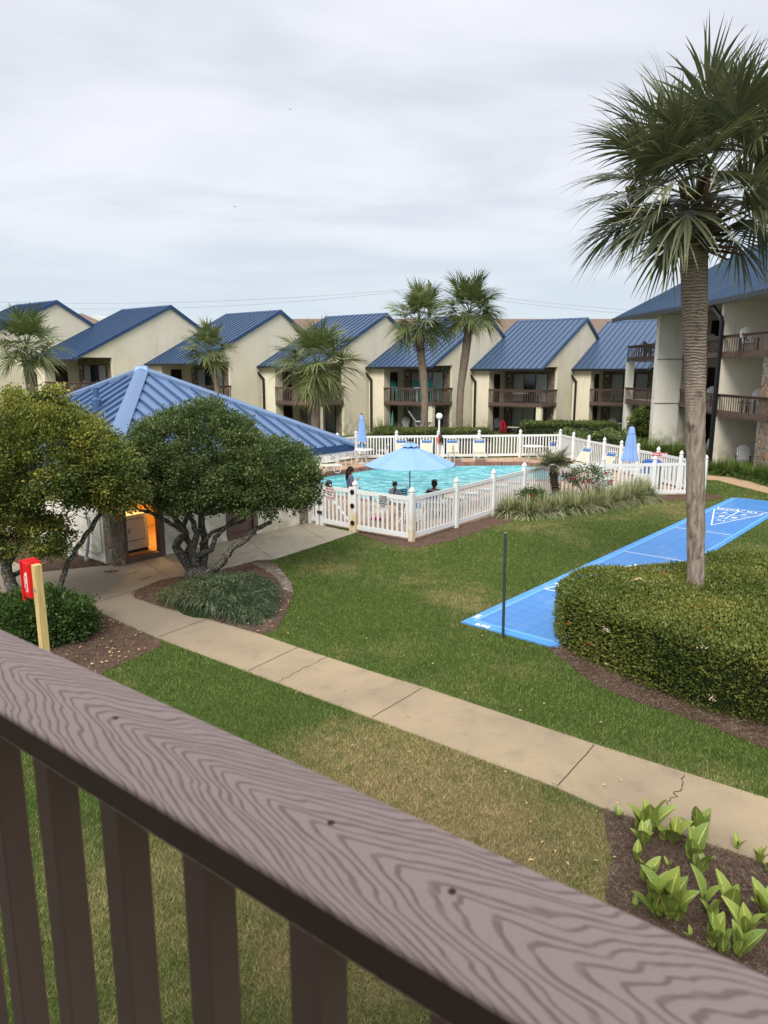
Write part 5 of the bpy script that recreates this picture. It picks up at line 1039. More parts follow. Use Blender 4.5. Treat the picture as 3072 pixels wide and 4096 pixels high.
# cannas
def canna_leaf(p, az, el, L, W, bend):
    p = np.array(p); h = np.array([math.cos(az), math.sin(az), 0]); z = np.array([0, 0, 1.]); s = np.array([-h[1], h[0], 0]); V = []; UV = []; n = 7
    for i in range(n+1):
        t = i/n; e = el-bend*t; q = p if i == 0 else q+(h*math.cos(e)+z*math.sin(e))*L/n; w = W*math.sin(PI*min(1, t**.75*.97+.015))**.8*.5; up = -h*math.sin(e)+z*math.cos(e)
        for j, f in enumerate((-1, -.5, 0, .5, 1)): V.append(q+s*w*f+up*abs(f)*w*.42+up*rng.normal()*.0015); UV.append((.5+f*.5, t))
    F = [(5*i+j, 5*i+j+1, 5*i+j+6, 5*i+j+5) for i in range(n) for j in range(4)]; return V, F, UV
gc = 'striped canna plants sprouting in the straw bed'
cn = [(355, 575, 110, 3), (510, 655, 190, 4), (600, 705, 300, 6), (705, 745, 170, 4), (785, 772, 260, 5), (985, 725, 270, 6), (545, 812, 220, 5), (495, 902, 140, 3), (950, 935, 290, 5), (1010, 1045, 230, 5), (1310, 812, 160, 2), (1485, 932, 160, 4), (560, 1110, 220, 5), (645, 1365, 320, 7), (730, 1400, 350, 6), (815, 1412, 250, 4), (480, 1302, 100, 2), (1035, 1312, 270, 2), (1250, 1322, 270, 3), (1105, 1382, 180, 3), (755, 962, 75, 2), (1175, 1012, 80, 1), (1545, 1410, 300, 5), (1380, 1570, 260, 5), (1110, 1630, 230, 5), (1320, 1690, 230, 5), (1190, 1670, 200, 4), (1560, 1010, 110, 3), (930, 1540, 80, 2)]
desc = ['tiny yellow-edged canna at the lawn corner of the straw bed', 'canna with a drooping leaf, next to the tiny corner one', 'tall canna cluster where the path crack begins', 'small canna in front of the crack cluster', 'upright broad-leaved canna just right of the crack cluster', 'dark green canna with upright spears standing against the path', 'medium canna in the front left group of the bed', 'low pale canna below the front left group', 'broad canna in the middle of the bed behind the folded one', 'canna with folded drooping leaves in the middle of the bed', 'single yellow-striped canna leaf beside the path on the right', 'low yellowish canna at the path edge on the far right', 'dark striped canna with leaves leaning left near the lawn', 'largest canna cluster just beyond the railing', 'tallest canna in the cluster beside the railing', 'canna with a long leaf pointing right beside the railing cluster', 'small curled yellow canna left of the big cluster', 'single pointed yellow-edged canna leaf on a red stem', 'round broad-leaved canna alone in the straw', 'small oval canna leaf near the round broad one', 'tiny canna shoot in the middle of the bed', 'tiny dark canna shoot right of the folded canna', 'dark canna partly out of the frame at the right edge', 'narrow canna with upright leaves on the lower right', 'canna showing only its tips above the railing', 'canna at the railing between two others', 'green canna tips just above the rail cap', 'half-hidden canna at the right frame edge near the path', 'tiny canna tip peeking over the railing']
for i, (cx2, cy2, hh, nl) in enumerate(cn):
    p = at(2300+cx2*.4955, 3000+cy2*.4955); H_ = hh/843*1.22; V = []; F = []; UV = []; T = []; a0 = rng.random()*6.28
    for j in range(nl):
        l = H_*(.62+.25*rng.random()); az = a0+j*2.4+rng.normal()*.3; tip = Vector((math.cos(az), math.sin(az), 0))*.012
        v, f, uv = canna_leaf(p+tip+Vector((0, 0, H_*.28*rng.random()+.01)), az, R(87-22*rng.random()**1.3-(16 if j > 3 else 0)), l, l*(.46+.08*rng.random()), R(4+24*rng.random())); b = len(V); V += v; UV += uv; F += [tuple(b+q_ for q_ in ff) for ff in f]; T += [rng.random()]*len(f)
    t = thing('canna_plant', desc[i], 'plant', p, 0, gc, True); npmesh('leaves', V, F, 'canna_leaf', T, t, UV)
    MB().tube([p, p+Vector((0, 0, H_*.45))], [.011, .007], 6).build('stem', 'blade_pale' if i % 3 else 'stem_brown', t)
# ================================================================ SMALL OUTDOOR THINGS
gpz = at(2012, 2552); t = thing('metal_post', 'thin dark green metal post standing in the lawn by the court', 'post', gpz, 0, None, True)
MB().tube([gpz, aty(2022, 2135, gpz.y)], .026, 10).build('shaft', 'green_paint', t); MB().lathe([(.027, 0), (.027, .01)], tuple(aty(2022, 2133, gpz.y)), 10).build('cap', 'steel', t)
# fire extinguisher post and box
fx, fy = aty(145, 2255, 10.0).x, 10.0; zt = aty(145, 2258, 10.0).z
t = thing('wooden_post', 'pale new timber post carrying the red fire box', 'post', (fx, fy, 0), R(-38)); MB().box(-.055, .055, -.055, .055, 0, zt).build('shaft', 'lumber', t, bevel=.004); ORIp = None
plain('chalk_blue', (.10, .25, .38), .8, .1, .2, 30); MB().lathe([(.03, 0), (.03, .001)], (0, 0, 0), 12).xf(Matrix.Translation((0, -.0565, zt-.38)) @ Matrix.Rotation(PI/2, 4, 'X')).build('blue_mark', 'chalk_blue', t)
t = thing('fire_extinguisher_box', 'red plastic fire extinguisher cabinet mounted on the timber post', 'fire box', (fx, fy, zt), R(-38))
k = MB(); k.box(-.30, -.056, -.115, .115, -.60, .03); b = k.build('cabinet', 'red_paint', t, bevel=.02); t.scale = (.86, .86, .86); MB().box(-.335, -.299, -.135, .135, -.62, .05).build('door', 'red_paint', t, bevel=.015)
MB().box(-.29, -.07, -.10, .10, .031, .045).build('lid', 'red_paint', t, bevel=.005)
MB().obox((-.33, -.10, -.66), .09, .025, .02).build('break_bar', 'red_paint', t)
k = MB(); k.box(-.205, -.135, -.1175, -.1157, -.49, -.20); k.box(-.19, -.165, -.1175, -.1157, -.20, -.165); k.obox((-.165, -.1166, -.16), .07, .0016, .016, 0, R(15), 'Y'); k.obox((-.16, -.1166, -.185), .06, .0016, .014, 0, R(-25), 'Y')
pts = [(-.18, -.1166, -.18), (-.215, -.1166, -.19), (-.235, -.1166, -.23), (-.232, -.1166, -.42)]
for a, b_ in zip(pts, pts[1:]): a, b_ = Vector(a), Vector(b_); d = b_-a; k.obox(tuple((a+b_)/2), d.length+.008, .0016, .012, 0, -math.atan2(d.z, d.x), 'Y')
k.build('extinguisher_symbol', 'white_paint', t)
for i, c in enumerate('FIRE'): text_mesh('lettering', c, .082, 'sign_red', t, Matrix.Translation((-.17, -.1185, -.245-.068*i)) @ Matrix.Rotation(PI/2, 4, 'X'), .0006, bold=.004)
# ================================================================ POOL FURNITURE
def make_chair(label, top='blue_strap'):
    t = thing('patio_chair', label, 'chair'); k = MB()
    for s in (-.28, .28):
        k.tube([(s, -.26, 0), (s, -.24, .42), (s, -.20, .60), (s, -.10, .64), (s, .14, .63), (s, .26, .40), (s, .34, 0)], .013, 6); k.tube([(s*.86, -.24, .40), (s*.86, .18, .36), (s*.86, .30, .92)], .013, 6)
    k.tube([(-.24, .30, .92), (-.17, .315, .98), (.17, .315, .98), (.24, .30, .92)], .013, 6); k.tube([(-.28, .26, .36), (.28, .26, .36)], .012, 6); k.tube([(-.28, -.24, .40), (.28, -.24, .40)], .012, 6); k.build('frame', 'white_frame', t)
    k = MB()
    for i in range(7): k.obox((0, -.22+.062*i, .405-.006*i), .49, .048, .012)
    k.build('seat', 'white_strap', t); k = MB(); k2 = MB()
    for i in range(8):
        f = (i+.8)/9.2; (k2 if i > 4 else k).obox((0, .18+.12*f, .36+.56*f), .49, .012, .048)
    k.build('backrest', 'white_strap', t); k2.build('head_strap', top, t); return t
def make_lounger(label, back=55, m='cream_strap', top='blue_strap'):
    t = thing('sun_lounger', label, 'sun lounger'); k = MB(); A_ = R(back); c, s = math.cos(A_), math.sin(A_); pv = .18
    for x in (-.30, .30):
        k.tube([(x, -.98, .34), (x, pv, .36)], .015, 6); k.tube([(x*.93, pv, .37), (x*.93, pv+.78*c, .37+.78*s)], .015, 6)
    k.tube([(-.28, pv+.78*c, .37+.78*s), (-.2, pv+.84*c, .37+.84*s), (.2, pv+.84*c, .37+.84*s), (.28, pv+.78*c, .37+.78*s)], .015, 6); k.tube([(-.3, -.98, .34), (.3, -.98, .34)], .015, 6); k.tube([(-.2, pv+.74*c, .37+.74*s), (.2, pv+.74*c, .37+.74*s)], .01, 6)
    k.build('frame', 'white_frame', t)
    for y in (-.72, .05):
        for x in (-.30, .30): MB().tube([(x, y+.20, .34), (x*1.04, y+.12, .05), (x*1.04, y-.02, .015), (x*1.04, y-.14, .05), (x, y-.24, .34)], .014, 6).build('leg', 'white_frame', t)
    k = MB()
    for i in range(17): k.obox((0, -.93+.065*i, .353), .56, .048, .012)
    k.build('seat', m, t); k = MB(); k2 = MB()
    for i in range(12): d = .06+.062*i; (k2 if i > 8 else k).obox((0, pv+d*c, .37+d*s), .54, .048, .012, 0, A_)
    k.build('backrest', m, t); k2.build('head_strap', top, t); return t
def make_table(label, r=.55):
    t = thing('round_table', label, 'table'); MB().lathe([(r*.98, .70), (r, .705), (r, .725), (r*.98, .73)], (0, 0, 0), 28).build('tabletop', 'white_vinyl', t)
    for i in range(4): a = PI/4+i*PI/2; c, s = math.cos(a), math.sin(a); MB().tube([(c*r*.8, s*r*.8, .70), (c*.25, s*.25, .42), (c*.22, s*.22, .3), (c*r*.85, s*r*.85, 0)], .014, 6).build('leg', 'white_frame', t)
    MB().tube([(math.cos(a)*.24, math.sin(a)*.24, .36) for a in np.linspace(0, 2*PI, 17)], .01, 5).build('ring', 'white_frame', t); return t
face = lambda x, y: math.atan2(-x, y)      # unused helper for clarity
gch = 'white strap chairs around the pool'; glo = 'white strap sun loungers on the pool deck'
ch0 = make_chair('x'); used = [0, 0, 0]
def put_chair(x, y, rz, label):
    if not used[0]: used[0] = 1; ch0.location = (x, y, .022); ch0.rotation_euler = (0, 0, R(rz)); ch0['label'] = label; ch0['group'] = gch
    else: copy_tree(ch0, None, (x, y, .022), R(rz), label, gch)
lg0 = make_lounger('x'); 
def put_lounger(x, y, rz, label):
    if not used[1]: used[1] = 1; lg0.location = (x, y, .022); lg0.rotation_euler = (0, 0, R(rz)); lg0['label'] = label; lg0['group'] = glo
    else: copy_tree(lg0, None, (x, y, .022), R(rz), label, glo)
tb0 = make_table('x')
def put_table(x, y, label, first=[1]):
    if first[0]: first[0] = 0; tb0.location = (x, y, .022); tb0['label'] = label; tb0['group'] = 'round white patio tables'
    else: copy_tree(tb0, None, (x, y, .022), 0, label, 'round white patio tables')
# chair faces local -Y; rz turns it (0 = faces the camera)
put_table(.72, 21.15, 'round white table under the open blue umbrella'); put_table(-1.1, 35.3, 'round white table with the closed umbrella left of the pool'); put_table(7.75, 36.9, 'round white table without an umbrella at the back fence corner'); put_table(9.95, 28.3, 'round white table with the closed umbrella on the right deck')
put_chair(-.18, 21.15, 75, 'white chair seen side-on left of the table under the open umbrella'); put_chair(.9, 20.2, 172, 'white chair with navy head strap, its back to the near fence corner'); put_chair(1.62, 21.6, 150, 'white chair the woman in black sits on'); put_chair(.42, 22.5, 200, 'white chair the child in the black cap sits on')
put_chair(-2.6, 33.1, 40, 'white chair with white straps facing right, beside the low lounger'); put_chair(-1.95, 34.6, 60, 'white chair just left of the table with the closed umbrella'); put_chair(-1.15, 36.2, 0, 'white chair with blue head strap behind the closed umbrella table'); put_chair(-.1, 35.6, -80, 'white chair with navy back right of the closed umbrella table')
put_chair(8.65, 37.1, -60, 'white chair with navy head strap at the back corner table'); put_chair(8.3, 26.9, 165, 'white chair with blue straps near the rose bush'); put_chair(10.2, 27.2, 150, 'white chair with blue head strap behind the right end of the fence'); put_chair(8.75, 28.2, 100, 'white chair left of the right-hand umbrella table')
for i, (x, lab) in enumerate([(.95, 'upright lounger with white straps behind the left of the open umbrella'), (2.2, 'upright lounger with white straps behind the right of the open umbrella'), (3.60, 'upright white lounger beside the pool ladder'), (4.95, 'upright cream lounger right of the pool ladder')]): put_lounger(x, 36.65-.03*i, 4*(-1)**i, lab)
put_lounger(9.0, 32.9, -62, 'cream lounger with blue head, the farther of two at the right fence'); put_lounger(9.55, 31.0, -62, 'cream lounger with blue head, the nearer of two at the right fence'); put_lounger(-2.9, 31.9, 115, 'low white lounger at the left pool edge under the pavilion eave')
names = ['nearest', 'second nearest', 'third nearest', 'fourth nearest', 'fifth nearest', 'sixth nearest']
lg1 = make_lounger('x', 18, 'white_strap'); 
for i in range(6):
    p = Vector((2.1, 21.85))+vy.xy*(1.05*i)+Vector((-.35, .25)); lab = f'flat white lounger seen through the near fence, {names[i]} of the row'
    if i == 0: lg1.location = (p.x, p.y, .022); lg1.rotation_euler = (0, 0, YAW+R(205)); lg1['label'] = lab; lg1['group'] = 'flat loungers along the near fence'
    else: copy_tree(lg1, None, (p.x, p.y, .022), YAW+R(205), lab, 'flat loungers along the near fence')
# umbrellas
def canopy_open(r, z0, z1, n=8):
    V = []; F = []; m = 10; q = 4; N_ = n*q
    for i in range(m+1):
        t = i/m
        for j in range(N_):
            a = PI/2+2*PI*j/N_; ph = (j % q)/q; fl = 1-(1-math.cos(PI/n))*math.sin(PI*ph)*1.0; sag = math.sin(PI*ph)*.045*t; z = z1+(z0-z1)*(t**1.06)-sag
            V.append((r*t*fl*math.cos(a), r*t*fl*math.sin(a), z)) if i else V.append((.03*math.cos(a), .03*math.sin(a), z1))
    for i in range(m): F += [(i*N_+j, (i+1)*N_+j, (i+1)*N_+(j+1) % N_, i*N_+(j+1) % N_) for j in range(N_)]
    return V, F
t = thing('open_umbrella', 'large open light blue patio umbrella over the near pool table', 'umbrella', (.78, 21.2, .022), R(4)); V, F = canopy_open(1.38, 1.80, 2.38); k = MB(); k.v = V; k.f = F; cn_ = k.build('canopy', 'umbrella_blue', t); s = cn_.modifiers.new('thick', 'SOLIDIFY'); s.thickness = .008
V, F = canopy_open(.27, 2.37, 2.46); k = MB(); k.v = V; k.f = F; o = k.build('vent_flap', 'umbrella_blue', cn_); s = o.modifiers.new('thick', 'SOLIDIFY'); s.thickness = .008
MB().tube([(0, 0, 0), (0, 0, 2.46)], .022, 10).build('pole', 'steel', t); MB().lathe([(.07, 2.48), (.08, 2.53), (.03, 2.56)], (0, 0, 0), 10).build('finial', 'stem_brown', t); MB().lathe([(.24, 0), (.24, .05), (.05, .09), (.03, .3)], (0, 0, 0), 16).build('base', 'dark_plastic', t)
for j in range(8): a = PI/2+2*PI*j/8; MB().tube([(0, 0, 2.37), (1.36*math.cos(a), 1.36*math.sin(a), 1.79)], .008, 4).build('rib', 'steel', t)
def closed_umbrella(label, x, y, ztop, zb, r):
    t = thing('closed_umbrella', label, 'umbrella', (x, y, .022), 0); V = []; F = []; n = 40; prof = [(zb, r), (zb+.12, r*.98), (zb+.45, r*.72), (zb+.75, r*.62), (ztop-.30, r*.46), (ztop-.12, r*.38), (ztop, r*.12)]
    for z, rr in prof:
        for j in range(n): a = 2*PI*j/n; f = 1+.16*math.cos(8*a+z*.6)*min(1, (ztop-z)*3); V.append((rr*f*math.cos(a), rr*f*math.sin(a), z+(.035*math.cos(8*a) if z == zb else 0)))
    for i in range(len(prof)-1): F += [(i*n+j, i*n+(j+1) % n, (i+1)*n+(j+1) % n, (i+1)*n+j) for j in range(n)]
    k = MB(); k.v = V; k.f = F; c = k.build('canopy', 'umbrella_blue', t, smooth=False); MB().lathe([(r*.52, ztop-.26), (r*.36, ztop-.04), (.03, ztop+.0)], (0, 0, 0), 16).build('vent_flap', 'umbrella_blue', c)
    MB().lathe([(.04, ztop), (.05, ztop+.05), (.02, ztop+.07)], (0, 0, 0), 8).build('finial', 'dark_trim', t); MB().tube([(0, 0, 0), (0, 0, zb+.2)], .02, 8).build('pole', 'white_frame', t); MB().lathe([(.25, 0), (.25, .05), (.05, .09), (.03, .3)], (0, 0, 0), 16).build('base', 'soffit', t)
closed_umbrella('closed blue umbrella standing left of the pool', -1.1, 35.3, 2.44, 1.12, .22); closed_umbrella('closed blue umbrella on the right deck in front of the white column', aty(2522, 1800, 28.3).x, 28.3, 2.38, 1.02, .29)
# pool ladder
t = thing('pool_ladder', 'pair of curved steel handrails at the back edge of the pool', 'ladder', (3.25, 35.75, 0), 0, None, True)
for dx, m_ in ((-.28, 'white_frame'), (.28, 'steel')): MB().tube([(3.25+dx, 36.35, .02), (3.25+dx, 36.30, .72), (3.25+dx, 36.15, .86), (3.25+dx, 35.9, .80), (3.25+dx, 35.3, .05), (3.25+dx, 35.25, -.9)], .022, 8).build('handrail', m_, t)
for z in (-.35, -.65): MB().box(2.97, 3.53, 35.2, 35.3, z, z+.03).build('step', 'steel', t)
# globe lamp
lpz = aty(1756, 1730, 37.9); t = thing('globe_lamp', 'white globe lamp on a pole behind the back pool fence', 'lamp', (lpz.x, 37.9, 0), 0); zg = aty(1756, 1665, 37.9).z
MB().lathe([(.07, 0), (.07, .1), (.05, .12), (.05, zg-.17), (.09, zg-.15), (.09, zg-.12)], (0, 0, 0), 12).build('pole', 'white_vinyl', t); MB().lathe_ell((0, 0, zg), .175, .175, .175, 20, 12).build('globe', 'globe_white', t, smooth=True)
t = thing('rescue_tube', 'black and orange rescue float hanging on the back fence at the lamp', 'rescue float', (lpz.x, 37.42, .75), 0); MB().lathe_ell((.03, 0, .35), .12, .07, .24, 12, 8).build('cover', 'dark_trim', t, smooth=True); plain('orange_foam', (.75, .12, .04), .6, .3, .05); MB().lathe_ell((-.07, -.02, .28), .07, .05, .2, 10, 8).build('float', 'orange_foam', t, smooth=True)
t = thing('reach_pole', 'long white pool pole hung along the top of the back fence', 'pole', (lpz.x+.2, 37.50, 1.12), 0); MB().tube([(0, 0, 0), (2.4, .2, -.03)], .022, 8).build('shaft', 'white_vinyl', t); MB().tube([(2.0, .15, .0), (2.55, .2, -.05)], .03, 6).build('grip', 'dark_trim', t)
# bin
bp = (10.55, 27.75); t = thing('trash_bin', 'grey trash bin with a blue lid inside the right fence', 'bin', (bp[0], bp[1], .022), R(-12)); MB().prism([(-.30, -.27), (.30, -.27), (.30, .27), (-.30, .27)], 0, .92).build('body', 'bin_grey', t, bevel=.03); MB().prism([(-.35, -.33), (.35, -.33), (.35, .33), (-.35, .33)], .92, 1.06).build('lid', 'bin_blue', t, bevel=.04); MB().prism([(-.27, -.24), (.27, -.24), (.27, .24), (-.27, .24)], 1.06, 1.12).build('lid_top', 'bin_blue', t, bevel=.02)
# pink pool shoes / float on deck
for lab, px, py in (('pink beach shoe on the deck by the shower sign, the right one', 1514, 2080), ('pink beach shoe on the deck by the shower sign, the left one', 1492, 2078)):
    p = at(px, py, .03); k = MB().lathe_ell((p.x, p.y, .06), .12, .06, .05, 10, 6); tag(k.build('beach_shoe', 'pink_cloth', None, (p.x, p.y, .022), smooth=True), lab, 'shoe', 'pink beach shoes')
# chain link fence beyond
t = thing('chain_link_fence', 'low green chain-link fence in front of the far hedge', 'fence', (8.0, 41.2, 0), 0, None, True); L_ = [aty(2062, 1745, 41), aty(2200, 1745, 41.6), aty(2345, 1745, 42.2), aty(2440, 1745, 42.6)]
L_ = [Vector((p.x, p.y, 0)) for p in L_]
for p in L_: MB().tube([p, p+Vector((0, 0, 1.25))], .03, 6).build('post', 'green_paint', t)
k = MB()
for a, b in zip(L_, L_[1:]):
    k.tube([a+Vector((0, 0, 1.22)), b+Vector((0, 0, 1.22))], .016, 5)
    n_ = int((b-a).length/.12)
    for i in range(n_): q = a.lerp(b, i/n_); r_ = a.lerp(b, min(1, (i+10)/n_)); k.tube([q+Vector((0, 0, .02)), r_+Vector((0, 0, 1.2*min(1, (n_-i)/10)))], .004, 3, False); k.tube([q+Vector((0, 0, 1.2)), r_+Vector((0, 0, 1.2-1.18*min(1, (n_-i)/10)))], .004, 3, False)
k.build('wire_mesh', 'green_paint', t)
# ================================================================ BALCONY AND PATIO FURNITURE
def make_slat_chair(seat, leg, z=.0, tall=0):
    t = thing('slat_chair', 'x', 'chair'); h = .38+tall; k = MB()
    for i in range(6): k.obox((0, -.26+.085*i, h-.01*i), .54, .075, .02)
    k.build('seat', seat, t); k = MB()
    for i in range(7):
        x = -.225+.075*i; L = .78-.05*abs(i-3)**1.6*.5; k.obox((x*1.1, .22+.14, h-.03+L/2), .066, .018, L, 0, R(-18))
    k.build('backrest', seat, t)
    for s in (-.31, .31):
        MB().box(s-.05, s+.05, -.32, .26, h+.20, h+.225).build('armrest', leg, t); MB().box(s-.02, s+.02, -.27, -.19, 0, h+.199).build('leg', leg, t); MB().box(s-.02, s+.02, .14, .22, 0, h+.199).build('leg', leg, t)
    if tall: MB().box(-.3, .3, -.25, -.21, .28, .32).build('footrest', leg, t)
    return t
def make_small_table(mat, leg, h, r):
    t = thing('side_table', 'x', 'table'); MB().lathe([(r, h-.03), (r, h)], (0, 0, 0), 16).build('tabletop', mat, t)
    for i in range(4): a = PI/4+i*PI/2; MB().box(r*.6*math.cos(a)-.02, r*.6*math.cos(a)+.02, r*.6*math.sin(a)-.02, r*.6*math.sin(a)+.02, 0, h-.031).build('leg', leg, t)
    return t
ga_ = 'grey adirondack chairs on the three-storey building'
ad = make_slat_chair('grey_plastic', 'dark_plastic')
def place(proto, first, p, rz, label, group):
    if first: proto.location = p; proto.rotation_euler = (0, 0, rz); tag(proto, label, None, group)
    else: copy_tree(proto, None, p, rz, label, group)
za, zb = L2+.30, L3+.30
x0 = aty(2975, 1800, 33.6).x
place(ad, 1, (x0, 33.6, .0), R(-25), 'grey adirondack chair on the ground-floor patio beside the stone pillar', ga_)
for p, r, lab in (((x0+1.3, 33.0, 0), R(-70), 'second adirondack chair on the ground patio, partly behind the stone pillar'), ((aty(3018, 1500, 33.2).x, 33.2, za), R(-60), 'light adirondack chair on the middle balcony beside the stone pillar'), ((aty(3003, 1300, 33.2).x, 33.2, zb), R(-5), 'adirondack chair on the top balcony nearest the stone pillar'),
    ((aty(2838, 1500, 39.2).x, 39.2, za), R(-50), 'white adirondack chair on the middle balcony just right of the tall palm trunk'), ((aty(2843, 1500, 39.2).x, 39.2, zb), R(-10), 'adirondack chair on the top balcony just right of the tall palm trunk'), ((aty(2826, 1800, 38).x, 38, 0), R(-60), 'dark adirondack chair on the ground floor just right of the tall palm trunk')): place(ad, 0, p, r, lab, ga_)
st_ = make_small_table('dark_plastic', 'dark_plastic', .5, .32); place(st_, 1, (x0+.65, 33.0, 0), 0, 'small dark side table between the two ground patio adirondack chairs', 'dark side tables')
copy_tree(st_, None, (aty(2990, 1500, 33.4).x, 33.4, za), 0, 'small dark side table on the middle balcony beside the stone pillar', 'dark side tables')
bl = make_slat_chair('bin_blue', 'dark_blue'); place(bl, 1, (17.9, 46.6, za), R(60), 'blue deck chair on the balcony left of the white column', None)
st2 = make_small_table('dark_blue', 'dark_plastic', .55, .4); place(st2, 1, (17.6, 47.8, za), 0, 'dark blue table on the balcony left of the white column', None)
dk = make_slat_chair('dark_plastic', 'dark_plastic'); place(dk, 1, (17.8, 48.6, zb), R(40), 'black chair on the open top balcony left of the white column', 'black balcony chairs')
copy_tree(dk, None, (17.8, 46.4, zb), R(100), 'black chair on the open top balcony nearest the white column', 'black balcony chairs')
# teal bar chairs on townhouse five
tc = make_slat_chair('teal_plastic', 'teal_plastic', tall=.42); gt = 'teal bar chairs on one balcony'
for i, (X, Y, r, lab) in enumerate([(-3.75, 1.0, 80, 'teal bar chair at the far left of the balcony by the brown door'), (-2.55, 1.5, 20, 'teal bar chair left of the white bar table on the balcony'), (-1.25, 1.0, -100, 'teal bar chair just right of the slim palm trunk on the balcony'), (-.85, 1.7, -60, 'teal bar chair closest to the balcony corner')]):
    place(tc, i == 0, thp(4, X, Y, 2.25), YAW+R(r), lab, gt)
bt = make_small_table('white_vinyl', 'white_vinyl', 1.02, .5); place(bt, 1, thp(4, -1.9, 1.2, 2.25), 0, 'white square-legged bar table between the teal chairs', None)
# dark sets on the other balconies
def make_metal_chair():
    t = thing('metal_chair', 'x', 'chair'); k = MB()
    for x in (-.22, .22):
        for y in (-.22, .22): MB().tube([(x, y, 0), (x*.95, y*.95, .43)], .016, 5).build('leg', 'black_metal', t)
    MB().box(-.25, .25, -.25, .25, .43, .47).build('seat', 'dark_plastic', t)
    k.tube([(-.23, .23, .45), (-.25, .33, .85), (-.15, .36, 1.0), (.15, .36, 1.0), (.25, .33, .85), (.23, .23, .45)], .018, 6)
    for x in (-.12, 0, .12): k.tube([(x, .24, .46), (x, .35, .98)], .01, 4)
    k.build('backrest', 'black_metal', t); return t
mc = make_metal_chair(); gm = 'black metal chairs on the townhouse balconies'
for i, (u_, X, Y, z, r, lab) in enumerate([(5, -3.0, 1.2, 2.25, 90, 'black metal chair left of the table on the balcony right of the leaning palm'), (5, -2.3, 1.9, 2.25, 0, 'black metal chair behind the table on the balcony right of the leaning palm'), (5, -1.3, 1.6, 2.25, -60, 'black metal chair right of the table on the balcony right of the leaning palm'),
    (6, -2.9, 1.3, 2.25, 60, 'black chair on the half-hidden townhouse balcony, the left one'), (6, -1.8, 1.5, 2.25, -40, 'black chair on the half-hidden townhouse balcony, the right one'), (3, -3.0, 1.4, 2.25, 40, 'black chair on the balcony behind the bushy palm, the left one'), (3, -.9, 1.3, 2.25, -40, 'black chair on the balcony behind the bushy palm, the right one'), (3, -1.2, 1.3, 0.0, 30, 'dark patio chair behind the square pillar under the bushy palm balcony')]):
    place(mc, i == 0, thp(u_, X, Y, z), YAW+R(r), lab, gm)
dt = make_small_table('grey_plastic', 'black_metal', .74, .6); place(dt, 1, thp(5, -2.2, 1.1, 2.25), 0, 'table with a pale top among black chairs on the balcony', 'patio dining tables'); copy_tree(dt, None, thp(6, -2.0, .6, 0), 0, 'pale round patio table under the half-hidden townhouse balcony', 'patio dining tables')
ad2 = copy_tree(ad, None, thp(1, -2.4, 1.5, 2.25), YAW+R(20), 'pale slatted chair on the balcony left of the pavilion peak, the left one', 'pale chairs on the balcony left of the pavilion peak'); copy_tree(ad, None, thp(1, -.9, 1.3, 2.25), YAW-R(30), 'pale slatted chair on the balcony left of the pavilion peak, the right one', 'pale chairs on the balcony left of the pavilion peak')
copy_tree(ad, None, thp(4, -3.2, 1.2, 0), YAW+R(30), 'pale plastic patio chair on the ground floor left of the twin palms', 'pale chairs on the ground-floor patios'); copy_tree(ad, None, thp(6, -2.9, 1.2, 0), YAW+R(10), 'grey chair beside the pale round patio table', 'pale chairs on the ground-floor patios')
lgx = copy_tree(lg0, None, thp(4, -.9, -.5, .6), R(100), 'white lounger standing on the patio behind the low hedge', 'patio lounger')
# red folded float and chair on patio six
p = thp(5, -3.3, .5, 0); t = thing('red_float', 'red inflatable float leaning on a chair at the patio door', 'float', p, YAW, None); k = MB(); k.tube([(0, 0, .0), (-.1, .05, .5), (-.15, .1, 1.0), (-.05, .12, 1.25), (.1, .1, 1.0), (.25, .05, .5), (.42, 0, 0)], [.14, .15, .12, .09, .11, .12, .1], 8); k.xf(Matrix.Scale(.78, 4)); k.build('body', 'red_cloth', t, smooth=True)
copy_tree(dk, None, thp(5, -3.75, .6, 0), YAW+R(30), 'dark patio chair left of the red float', 'dark chairs at the red float'); 
bn = thing('patio_bench', 'low bench with a pale cushion right of the red float', 'bench', thp(5, -2.5, .7, 0), YAW); MB().box(-.45, .45, -.2, .2, .36, .42).build('frame', 'black_metal', bn); MB().box(-.43, .43, -.19, .19, .421, .50).build('cushion', 'soffit', bn, bevel=.02)
for x in (-.4, .4): MB().box(x-.02, x+.02, -.18, .18, 0, .359).build('leg', 'black_metal', bn)
tw = thing('rolled_umbrella', 'rolled teal umbrella leaning by the ground-floor door left of the twin palms', 'umbrella', thp(4, -3.95, .5, 0), 0); MB().tube([(0, 0, 0), (.05, .1, .5), (.08, .2, 1.4)], [.05, .12, .05], 8).build('canopy', 'teal_plastic', tw); MB().tube([(.08, .2, 1.4), (.085, .21, 1.6)], .015, 6).build('pole', 'steel', tw)
